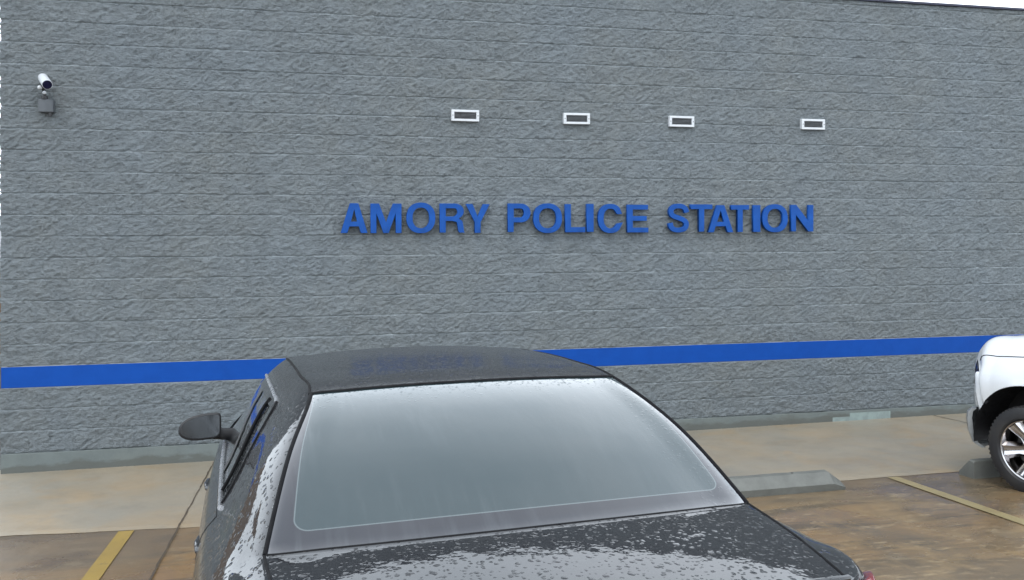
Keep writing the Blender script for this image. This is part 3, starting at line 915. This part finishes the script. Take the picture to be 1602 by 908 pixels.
row8 = [(max(.80, x-.03), y, .24 if i < 20 else .20) for i, (x, y, z) in enumerate(row7)]
row9 = [(.5, y, .20) for (x, y, z) in row7]
def blend(a, b, f, bulge=0.0):
    return [tuple(np.array(p)*(1-f)+np.array(q)*f+np.array([0, 0, bulge])) for p, q in zip(a, b)]
def inner(f, fy=None):
    out = []
    for i, (p, q) in enumerate(zip(row0, row3)):
        g = f**2.3
        out.append((q[0]*f, p[1]*(1-g)+q[1]*g, p[2]*(1-g)+q[2]*g))
    return out
row1 = inner(.45); row2 = inner(.80)
SED = Loft([row0, row1, row2, row3, row4, row5, row6, row7, row8, row9], nt=10, nr=6, crease=(5, 7), crease_rows=4)
car = empty('parked_car', (.658, -7.484, CAM_H-1.8817), (-.062, .0, .0817))
tag(car, 'black wet sedan seen from behind, parked nose to the grey wall', 'car')
AR = {'r': (1.06, .33, .365), 'f': (3.84, .33, .365)}
jm = int(5.6*SED.nr)
arch = rounded_arch(SED, *AR['r'], jm) | rounded_arch(SED, *AR['f'], jm)
used = arch.copy()
def region(t0, t1, r0, r1):
    global used
    m = SED.mask(t0, t1, r0, r1) & ~used
    used |= m
    return m
# uv for the rear glass
UV = np.zeros(SED.G.shape[:2]+(2,))
UV[..., 0] = (SED.rs/3.0)[None, :]; UV[..., 1] = ((SED.ts-7.0)/2.0)[:, None]
# make across-coordinate proportional to real x inside the glass
half = SED.G[:, 3*SED.nr, 0][:, None]; UV[..., 0] = SED.G[..., 0]/np.maximum(half, .01)
SED.mesh('rear_window', region(7, 9, 0, 3), 0, M['rear_glass'], car, uv=UV)
SED.mesh('roof', region(9, 13, 0, 4.0), 0, M['paint_roof'], car)
SED.mesh('windshield', region(13, 15, 0, 3), 0, M['side_glass'], car)
SED.mesh('trunk_lid', region(4.5, 7, 0, 3), 0, M['paint'], car)
SED.mesh('hood', region(15, 17.4, 0, 3), 0, M['paint'], car)
for sd in (1, -1):
    keep = used.copy()
    SED.mesh('tail_light', region(3.6, 4.9, 3.3, 5.1), sd, M['red'], car, off=.020).modifiers.new('thick', 'SOLIDIFY').thickness = .03; k1 = used.copy(); used = keep.copy()
    SED.mesh('headlight', region(16.9, 17.9, 2.4, 5.0), sd, M['clear'], car, off=.004); k2 = used.copy(); used = keep.copy()
    g = SED.mask(9.35, 11.05, 4.12, 4.97) & ~used
    # rounded rear end of the glasshouse
    SED.mesh('side_window', g, sd, M['side_glass'], car, off=-.006)
    g2 = SED.mask(11.15, 14.3, 4.12, 4.97) & ~used
    SED.mesh('side_window', g2, sd, M['side_glass'], car, off=-.006)
    g3 = SED.mask(11.0, 11.2, 4.1, 4.97) & ~used
    SED.mesh('pillar_cover', g3, sd, M['plastic'], car, off=-.002)
    used |= k1 | k2 | g | g2 | g3
    if sd == 1: saved = used.copy(); used = keep.copy()
used = saved
for sd in (1, -1):
    keep = used.copy()
    rd = SED.mask(9.0, 11.1, 5.15, 7.7) & ~used; fd = SED.mask(11.1, 14.0, 5.15, 7.7) & ~used
    rear_door = SED.mesh('door', rd, sd, M['paint_side'], car, off=.0015)
    front_door = SED.mesh('door', fd, sd, M['paint_side'], car, off=.0015)
    if sd == -1:
        rear_door['label'] = 'rear left door'; front_door['label'] = 'front left door'
    for dr, yy, zz in ((rear_door, 1.74, .835), (front_door, 2.76, .825)):
        bm = bmesh.new()
        x = sd*.905
        add_tube(bm, [(x-sd*.004, yy-.10, zz-.004), (x+sd*.014, yy-.082, zz), (x+sd*.020, yy, zz+.003), (x+sd*.014, yy+.082, zz), (x-sd*.004, yy+.10, zz-.004)], [.010, .012, .013, .012, .010], 12)
        bm_obj('handle', bm, M['paint_side'], dr, True)
        bm = bmesh.new(); add_box(bm, x-.004 if sd > 0 else x-.006, x+.006 if sd > 0 else x+.004, yy-.075, yy+.075, zz-.024, zz+.024, .003); bm_obj('handle_recess', bm, M['plastic'], dr)
used |= rd | fd
qp = SED.mask(4.6, 9.0, 5.25, 9) & ~used
SED.mesh('quarter_panel', qp, 1, M['paint_side'], car); SED.mesh('quarter_panel', qp, -1, M['paint_side'], car)
used |= qp
SED.mesh('body', ~used, 0, M['paint_body'], car)
# dark shell just inside, so shut lines and gaps read black
SED.mesh('inner_shell', SED.mask(0, 20, 0, 9) & ~arch, 0, M['plastic'], car, off=-.014)
bm = bmesh.new(); add_box(bm, -.8, .8, .2, 4.6, .16, .20); bm_obj('floor_pan', bm, M['plastic'], car)

def line_tube(name, pts, r, mat, parent=car, seg=8):
    bm = bmesh.new(); add_tube(bm, pts, r, seg); return bm_obj(name, bm, mat, parent, True)
def mirr(pts, sd): return [(p[0]*sd, p[1], p[2]) for p in pts]
for sd in (1, -1):
    # seam beside trunk lid and rear glass, running on into the roof ditch
    line_tube('panel_seam', mirr([SED.at(4.7+i*.1, 3.0, -.001) for i in range(24)], sd), .0045, M['rubber'])
    line_tube('window_seal', mirr([SED.at(7+i*.05, 2.985, .0) for i in range(41)], sd), .0065, M['rubber'])
    line_tube('roof_ditch_strip', mirr([SED.at(9+i*.1, 3.03, .0) for i in range(41)], sd), .005, M['rubber'])
    # bright trim round the side glass
    line_tube('window_trim', mirr([SED.at(9.15+i*.1, 4.985, .002) for i in range(52)], sd), .010, M['trim'])
    top = [SED.at(9.52, 4.09, .002)] + [SED.at(9.7+i*.1, 4.07, .003) for i in range(45)]
    line_tube('window_trim', mirr(top, sd), .007, M['trim'])
    line_tube('window_seal', mirr([SED.at(9.52, 4.09, .001), SED.at(9.40, 4.14, .001), SED.at(9.33, 4.22, .001)]+[SED.at(9.30, 4.30+i*.1, .0) for i in range(8)], sd), .006, M['rubber'])
    line_tube('window_divider', mirr([SED.at(10.05, 4.12+i*.085, .001) for i in range(11)], sd), .007, M['rubber'])
line_tube('window_seal', [SED.at(9, 3-i*.1, .0) for i in range(31)] + [tuple(Vector(SED.at(9, i*.1, .0))*1 * 1) if 0 else (-SED.at(9, i*.1, .0)[0], SED.at(9, i*.1, .0)[1], SED.at(9, i*.1, .0)[2]) for i in range(1, 31)], .006, M['rubber'])
line_tube('window_seal', [SED.at(7, 3-i*.1, -.002) for i in range(31)] + [(-SED.at(7, i*.1, -.002)[0], SED.at(7, i*.1)[1], SED.at(7, i*.1, -.002)[2]) for i in range(1, 31)], .005, M['rubber'])
line_tube('panel_seam', [SED.at(4.5, 3-i*.1, -.001) for i in range(31)] + [(-SED.at(4.5, i*.1, -.001)[0], SED.at(4.5, i*.1)[1], SED.at(4.5, i*.1)[2]) for i in range(1, 31)], .005, M['rubber'])
# lip of the trunk catches the sky
lip = [SED.at(5.0, 3-i*.1, .004) for i in range(31)]
line_tube('trunk_lip', lip + [(-p[0], p[1], p[2]) for p in lip[::-1][1:]], .008, M['paint'])
# rear plate, grille, antenna fin
bm = bmesh.new(); add_box(bm, -.16, .16, .035, .055, .70, .85, .004); bm_obj('plate_panel', bm, M['plastic'], car)
bm = bmesh.new()
for i in range(5): add_box(bm, -.42, .42, 4.80, 4.86, .50+i*.035, .515+i*.035, .003)
bm_obj('grille', bm, M['chrome'], car)
# mirrors
for sd in (1, -1):
    e = bpy.data.objects.new('door_mirror', None); e.location = (sd*.948, 3.13, 1.040); link(e, car); e.rotation_euler = (0, 0, sd*R(-4))
    # housing: egg shape, flat at the rear
    V = []; F = []
    nu, nv = 28, 9
    def outline(t):
        c, s_ = math.cos(t), math.sin(t)
        p = 2.2 if c*sd > 0 else 6.0
        x = math.copysign(abs(c)**(2/p), c)*(.125 if c*sd > 0 else .080); zz = math.copysign(abs(s_)**(2/p), s_)*.064
        zz += .010*(-c*sd)                                     # blunt inboard end, tapering tip
        return x, zz
    for k in range(nv+1):
        f = k/nv
        sc2 = math.sqrt(max(0, 1-f**2.2)); yy = -.035 + f*.135
        for i in range(nu):
            x, zz = outline(2*math.pi*i/nu); V.append((x*max(sc2, .02), yy, zz*max(sc2, .02)))
    for k in range(nv):
        for i in range(nu): F.append((k*nu+i, k*nu+(i+1) % nu, (k+1)*nu+(i+1) % nu, (k+1)*nu+i))
    F.append(tuple(range(nv*nu, nv*nu+nu)))
    b = len(V)
    for i in range(nu):
        x, zz = outline(2*math.pi*i/nu); V.append((x*.90, -.035, zz*.87))
    for i in range(nu): F.append((i, b+i, b+(i+1) % nu, (i+1) % nu))
    o = mesh_obj('housing', V, F, M['plastic'], e, smooth=True)
    V = []; F = []
    for i in range(nu):
        x, zz = outline(2*math.pi*i/nu); V.append((x*.905, -.030, zz*.875))
    F.append(tuple(range(nu)))
    t = None
    mesh_obj('mirror_glass', V, F, M['mirror'] if 'mirror' in M else M['side_glass'], e)
    bm = bmesh.new(); add_tube(bm, [(-sd*.050, .02, -.040), (-sd*.085, .02, -.048), (-sd*.14, .035, -.060)], [.034, .030, .032], 12); bm_obj('stalk', bm, M['plastic'], e, True)
# wheels
for sd in (1, -1):
    wheel(car, sd*.795, AR['r'][0], .33, .33, .215, sd, 5, .225)
    wheel(car, sd*.795, AR['f'][0], .33, .33, .215, sd, 5, .225)
    for (cy, cz, rr) in AR.values():
        bm = bmesh.new()
        pr = [(sd*.905, 1.0), (sd*.60, 1.0)]
        n = 30
        a0 = [bm.verts.new((sd*.903, cy+rr*math.cos(math.pi*i/n), cz+rr*math.sin(math.pi*i/n))) for i in range(n+1)]
        a1 = [bm.verts.new((sd*.60, cy+rr*math.cos(math.pi*i/n), cz+rr*math.sin(math.pi*i/n))) for i in range(n+1)]
        for i in range(n): bm.faces.new((a0[i], a0[i+1], a1[i+1], a1[i]))
        bm.faces.new(a1)
        bm_obj('wheel_well', bm, M['plastic'], car)

# ================================================================ the white pickup
truck = empty('pickup_truck', (6.38, -3.10, gz(6.38, -3.10)), (-.060, -.012, R(14)))
tag(truck, 'white pickup truck cut off at the right edge, facing the grey wall', 'truck')
# local frame: x right, y forward, origin on the ground under the front axle
st = [ # y, hoodc z, hood edge x,z, lip x,z ; fender x top, mid, low
]
#        U nose low   T           S grille     R hood front Q           P cowl      cab..        bed..     tail
TY =   [.70,  .71,  .70,  .68,  .64,  .50,  .28,  .0,  -.45, -.95, -1.6, -2.3, -3.0, -3.7, -4.4, -4.86, -4.90]
Z0r =  [.55,  .70,  .85,  .98, 1.075, 1.155, 1.185, 1.20, 1.215, 1.20, 1.18, 1.18, 1.18, 1.18, 1.18, 1.16, .60]
tr0 = [(0, y, z) for y, z in zip(TY, Z0r)]
tr1 = [(.45, y-.02*(i < 5), z-.004) for i, (y, z) in enumerate(zip(TY, Z0r))]
tr2 = [(.74, y-.07*(i < 5)-.02*(i == 5), z-.012 - (.02 if i < 5 else 0)) for i, (y, z) in enumerate(zip(TY, Z0r))]
lipx = [.80, .82, .84, .845, .845, .87, .895, .91, .92, .93, .94, .94, .94, .94, .94, .93, .92]
lipz = [.55, .70, .83, .92, .985, 1.030, 1.045, 1.06, 1.10, 1.14, 1.15, 1.15, 1.15, 1.15, 1.15, 1.14, .60]
tr3 = [(x, y-.15*(i < 5)-.05*(i == 5), z) for i, (x, y, z) in enumerate(zip(lipx, TY, lipz))]
fx = [.86, .885, .90, .90, .90, .925, .95, .965, .965, .97, .975, .975, .975, .975, .975, .965, .95]
tr4 = [(x, y-.19*(i < 5)-.08*(i == 5), z-.055*(i > 3)) for i, (x, y, z) in enumerate(zip(fx, TY, lipz))]
mx_ = [.90, .93, .955, .955, .955, .975, 1.0, 1.01, 1.0, .995, .995, .995, .995, 1.0, .995, .985, .96]
mz_ = [.55, .66, .76, .82, .86, .88, .90, .91, .90, .88, .87, .87, .87, .88, .87, .86, .58]
tr5 = [(x, y-.235*(i < 5)-.09*(i == 5), z) for i, (x, y, z) in enumerate(zip(mx_, TY, mz_))]
lz_ = [.52, .58, .62, .64, .66, .66, .66, .66, .64, .62, .60, .60, .60, .62, .60, .60, .52]
tr6 = [(x*1.0, y-.26*(i < 5)-.11*(i == 5), z) for i, (x, y, z) in enumerate(zip(mx_, TY, lz_))]
bz_ = [.50, .52, .53, .53, .52, .50, .46, .44, .42, .42, .42, .42, .42, .44, .46, .50, .50]
tr7 = [(x-.01, y-.275*(i < 5)-.12*(i == 5), z) for i, (x, y, z) in enumerate(zip(mx_, TY, bz_))]
tr8 = [(x-.06, y-.275*(i < 5)-.12*(i == 5), z-.03) for i, (x, y, z) in enumerate(zip(mx_, TY, bz_))]
TRK = Loft([tr0, tr1, tr2, tr3, tr4, tr5, tr6, tr7, tr8], nt=12, nr=8)
ja = int(3.9*TRK.nr)
TAf = (0.0, .355, .490); TAr = (-3.55, .345, .472)
tarch = rounded_arch(TRK, *TAf, ja) | rounded_arch(TRK, *TAr, ja)
tus = tarch.copy()
def treg(t0, t1, r0, r1):
    global tus
    m = TRK.mask(t0, t1, r0, r1) & ~tus; tus |= m; return m
TRK.mesh('hood', treg(4, 8.5, 0, 3), 0, M['truck_paint'], truck, off=.002)
TRK.mesh('grille', treg(.3, 3.6, 0, 2.4), 0, M['satin'], truck)
for sd in (1, -1):
    hm = TRK.mask(1.6, 3.7, 2.5, 4.25) & ~tus
    TRK.mesh('headlight', hm, sd, M['headlamp'] if 'headlamp' in M else M['lens'], truck, off=-.004)
tus |= hm
bedm = TRK.mask(12.1, 15.0, 0, 2.6) & ~tus; tus |= bedm
cabm = TRK.mask(8.7, 12.1, 0, 2.6) & ~tus; tus |= cabm
for sd in (1, -1):
    for (a, b) in ((8.6, 10.4), (10.4, 12.0)):
        dm = TRK.mask(a, b, 4.0, 7.2) & ~tus
        d = TRK.mesh('door', dm, sd, M['truck_paint'], truck, off=.003)
        c = TRK.at(b-.15, 4.6); bm = bmesh.new()
        add_tube(bm, [(sd*(c[0]), c[1]+.10, c[2]), (sd*(c[0]+.04), c[1]+.08, c[2]), (sd*(c[0]+.04), c[1]-.08, c[2]), (sd*c[0], c[1]-.10, c[2])], .013, 10)
        bm_obj('handle', bm, M['chrome'], d, True)
for (a, b) in ((8.6, 12.0),): tus |= TRK.mask(a, b, 4.0, 7.2)
TRK.mesh('body', ~tus, 0, M['truck_paint'], truck)
TRK.mesh('inner_shell', TRK.mask(0, 16, 0, 8) & ~tarch & ~bedm & ~cabm, 0, M['plastic'], truck, off=-.02)
# cab greenhouse
gb = [(-.42, 1.19, .90), (-.80, 1.50, .80), (-1.22, 1.80, .74), (-1.7, 1.87, .74), (-2.5, 1.87, .73), (-2.95, 1.83, .73), (-3.08, 1.17, .88)]
bm = bmesh.new()
def cab_ring(y, z, x):
    return [(-x, y, z-.05), (-x*.9, y, z-.012), (0, y, z), (x*.9, y, z-.012), (x, y, z-.05)]
rings = [[bm.verts.new(p) for p in cab_ring(*g)] for g in gb[2:6]]
for a, b in zip(rings[:-1], rings[1:]):
    for i in range(4): bm.faces.new((a[i], a[i+1], b[i+1], b[i]))
bm_obj('roof', bm, M['truck_paint'], truck, True)
def quad(name, pts, mat, th=.012):
    bm = bmesh.new(); vs = [bm.verts.new(p) for p in pts]; f = bm.faces.new(vs)
    bm.normal_update(); r = bmesh.ops.extrude_face_region(bm, geom=[f]); nn = f.normal.copy()
    for v in [g for g in r['geom'] if isinstance(g, bmesh.types.BMVert)]: v.co -= nn*th
    return bm_obj(name, bm, mat, truck)
quad('windshield', [(-.86, -.45, 1.19), (.86, -.45, 1.19), (.70, -1.20, 1.785), (-.70, -1.20, 1.785)], M['truck_glass'])
quad('rear_window', [(-.85, -3.07, 1.17), (-.70, -2.97, 1.79), (.70, -2.97, 1.79), (.85, -3.07, 1.17)], M['truck_glass'])
for sd in (1, -1):
    for (ya, yb, yc_, yd) in ((-.78, -1.28, -1.85, -1.85), (-1.95, -1.95, -2.86, -2.90)):
        quad('side_window', [(sd*.905, ya, 1.165), (sd*.755, yb, 1.74), (sd*.75, yc_, 1.745), (sd*.90, yd, 1.165)], M['truck_glass'])
    bm = bmesh.new()
    add_tube(bm, [(sd*.89, -.42, 1.17), (sd*.74, -1.20, 1.76), (sd*.745, -1.7, 1.80), (sd*.74, -2.93, 1.79), (sd*.89, -3.06, 1.16)], [.035, .035, .035, .035, .04], 10)
    add_tube(bm, [(sd*.90, -1.90, 1.15), (sd*.75, -1.90, 1.77)], .04, 8)
    bm_obj('door_pillar', bm, M['truck_paint'], truck, True)
    e = bpy.data.objects.new('door_mirror', None); e.location = (sd*1.12, -.72, 1.28); link(e, truck)
    bm = bmesh.new(); add_box(bm, -.09, .09, -.04, .07, -.12, .14, .03, 3); bm_obj('housing', bm, M['truck_paint'], e, True)
    bm = bmesh.new(); add_box(bm, -.075, .075, -.043, -.0405, -.105, .125); bm_obj('mirror_glass', bm, M['chrome'], e)
    bm = bmesh.new(); add_tube(bm, [(-sd*.08, 0, -.06), (-sd*.2, -.03, -.10)], .025, 10); bm_obj('stalk', bm, M['plastic'], e)
    for (cy, cz, rr) in (TAf, TAr):
        # wheel-arch liner
        bm = bmesh.new(); n = 34
        def rad(i): return 1.0
        a0 = [bm.verts.new((sd*.985, cy+rr*math.cos(-.03+(math.pi+.06)*i/n), cz+rr*math.sin(-.03+(math.pi+.06)*i/n))) for i in range(n+1)]
        a1 = [bm.verts.new((sd*.60, cy+rr*math.cos(-.03+(math.pi+.06)*i/n), cz+rr*math.sin(-.03+(math.pi+.06)*i/n))) for i in range(n+1)]
        for i in range(n): bm.faces.new((a0[i], a0[i+1], a1[i+1], a1[i]))
        bm.faces.new(a1)
        bm_obj('wheel_well', bm, M['plastic'], truck)
        wheel(truck, sd*.900, cy, .345, .345, .255, sd, 6, .238, 'truck')
    line_tube('hood_seam', mirr([TRK.at(4.2+i*.1, 3.02, .001) for i in range(44)], sd), .004, M['rubber'], truck)
# bumpers
def wrap_bumper(name, y0, sgn, prof, mat):
    """closed section swept round the end of the truck, its ends turned back along the sides"""
    bm = bmesh.new(); rings = []
    path = []
    for i in range(41):
        f = (-1+2*i/40)*.935; a = abs(f)
        if a <= .80: x = f/.80*.80; back = .05*(a/.8)**2
        else:
            u = (a-.80)/.20; x = math.copysign(.80+.185*math.sin(u*math.pi/2), f); back = .05+.15*(1-math.cos(u*math.pi/2))
        path.append((x, y0-sgn*back))
    ring_pts = [(dy, z) for dy, z in prof] + [(dy+.035, z) for dy, z in prof[::-1]]
    for j, (x, yy) in enumerate(path):
        a = path[max(j-1, 0)]; b = path[min(j+1, len(path)-1)]
        tx, ty = b[0]-a[0], b[1]-a[1]; l = math.hypot(tx, ty); nx, ny = (ty/l, -tx/l)
        if ny*sgn > 0: nx, ny = -nx, -ny
        rings.append([bm.verts.new((x+nx*dy, yy+ny*dy, z)) for dy, z in ring_pts])
    n = len(ring_pts)
    for a, b in zip(rings[:-1], rings[1:]):
        for k in range(n): bm.faces.new((a[k], a[(k+1) % n], b[(k+1) % n], b[k]))
    bm.faces.new(rings[0]); bm.faces.new(rings[-1][::-1])
    return bm_obj(name, bm, mat, truck, True)
wrap_bumper('front_bumper', .68, 1, [(.09, .28), (.035, .32), (.005, .42), (.0, .52), (.01, .575), (.04, .60)], M['bumper'])
wrap_bumper('rear_bumper', -4.99, -1, [(.05, .45), (.0, .50), (.0, .62), (.05, .66)], M['bumper'])
for sd in (1, -1):
    bm = bmesh.new(); add_box(bm, sd*.93-.035, sd*.93+.035, -4.93, -4.86, .75, 1.10, .01, 2); bm_obj('tail_light', bm, M['red'], truck, True)
bm = bmesh.new(); add_box(bm, -.85, .85, -4.85, -3.15, .70, .74); add_box(bm, -.88, .88, -3.16, -3.12, .74, 1.17); add_box(bm, -.55, .55, -4.8, .8, .35, .45); bm_obj('bed_floor', bm, M['plastic'], truck)
bm = bmesh.new(); add_box(bm, -.86, .86, -4.925, -4.885, .62, 1.15, .01, 2); bm_obj('tailgate', bm, M['truck_paint'], truck)

# ---------------------------------------------------------------- wooden fence behind the building corner
fc = empty('wooden_fence', (-6.2, 3.2, 0))
tag(fc, 'brown wooden plank fence standing beyond the left corner of the building', 'fence')
bm = bmesh.new()
x = -6.0
while x < 3.0:
    w = .14; add_box(bm, x, x+w-.008, -.012+random.uniform(-.004, .004), .012, .04, 1.80+random.uniform(-.02, .02), .003); x += w
bm_obj('plank_panel', bm, M['fence'], fc)
for x in (-5.9, -3.6, -1.3, 1.0, 2.9):
    bm = bmesh.new(); add_box(bm, x-.05, x+.05, .055, .155, 0.0, 1.85, .004); bm_obj('post', bm, M['fence'], fc)
for z in (.4, 1.5):
    bm = bmesh.new(); add_box(bm, -6.0, 3.0, .0125, .054, z, z+.09, .003); bm_obj('rail', bm, M['fence'], fc)

# ---------------------------------------------------------------- camera, light, sky
cd = bpy.data.cameras.new('camera'); cam = bpy.data.objects.new('camera', cd); COL.objects.link(cam)
cd.sensor_width = 36; cd.lens = 36*1383/1602; cd.shift_y = -106/1602; cd.clip_end = 2000; cd.clip_start = .05
cam.location = (0, -CAM_D, CAM_H); cam.rotation_euler = (R(90), 0, -YAW)
scene.camera = cam

SUN_EL, SUN_AZ = 58, 200      # behind the viewer, to the left; thick cloud
w = bpy.data.worlds.new('World'); scene.world = w; w.use_nodes = True
nt = w.node_tree; nt.nodes.clear()
out = nt.nodes.new('ShaderNodeOutputWorld'); bg = nt.nodes.new('ShaderNodeBackground'); sky = nt.nodes.new('ShaderNodeTexSky')
sky.sky_type = 'NISHITA'; sky.sun_disc = False; sky.sun_elevation = R(SUN_EL); sky.sun_rotation = R(SUN_AZ); sky.air_density = 1.0; sky.dust_density = 2.0
tc = nt.nodes.new('ShaderNodeTexCoord'); ns = nt.nodes.new('ShaderNodeTexNoise'); mp = nt.nodes.new('ShaderNodeMapping'); mp.inputs['Scale'].default_value = (1, 1, 1.8)
nt.links.new(tc.outputs['Generated'], mp.inputs[0]); nt.links.new(mp.outputs[0], ns.inputs['Vector']); ns.inputs['Scale'].default_value = 1.6; ns.inputs['Detail'].default_value = 5; ns.inputs['Roughness'].default_value = .5
cr = nt.nodes.new('ShaderNodeValToRGB'); nt.links.new(ns.outputs[0], cr.inputs[0])
cr.color_ramp.elements[0].position = .30; cr.color_ramp.elements[0].color = (7.9, 8.9, 9.9, 1)
cr.color_ramp.elements[1].position = .72; cr.color_ramp.elements[1].color = (11.6, 12.4, 13.3, 1)
mixn = nt.nodes.new('ShaderNodeMix'); mixn.data_type = 'RGBA'; mixn.inputs[0].default_value = .88
sp = nt.nodes.new('ShaderNodeSeparateXYZ'); nt.links.new(tc.outputs['Generated'], sp.inputs[0])
er = nt.nodes.new('ShaderNodeMapRange'); er.interpolation_type = 'SMOOTHSTEP'; nt.links.new(sp.outputs[2], er.inputs[0])
for i_, x_ in zip((1, 2, 3, 4), (.45, .98, 1.25, .66)): er.inputs[i_].default_value = x_
vm_ = nt.nodes.new('ShaderNodeVectorMath'); vm_.operation = 'SCALE'; nt.links.new(cr.outputs[0], vm_.inputs[0]); nt.links.new(er.outputs[0], vm_.inputs['Scale'])
nt.links.new(sky.outputs[0], mixn.inputs[6]); nt.links.new(vm_.outputs[0], mixn.inputs[7])
nt.links.new(mixn.outputs[2], bg.inputs[0]); bg.inputs[1].default_value = .10
nt.links.new(bg.outputs[0], out.inputs[0])
sl = bpy.data.lights.new('sun', 'SUN'); sl.energy = .55; sl.angle = R(25); sl.color = (1, .97, .93)
so = bpy.data.objects.new('sun', sl); COL.objects.link(so)
a = R(SUN_AZ); e_ = R(SUN_EL)
dirv = Vector((math.sin(a)*math.cos(e_), math.cos(a)*math.cos(e_), math.sin(e_)))
so.rotation_euler = dirv.to_track_quat('Z', 'Y').to_euler()

vs = scene.view_settings; vs.view_transform = 'Standard'; vs.look = 'None'; vs.gamma = 1.0; vs.use_curve_mapping = False
vs.exposure = 1.1
scene.cycles.use_denoising = True
scene.cycles.max_bounces = 6
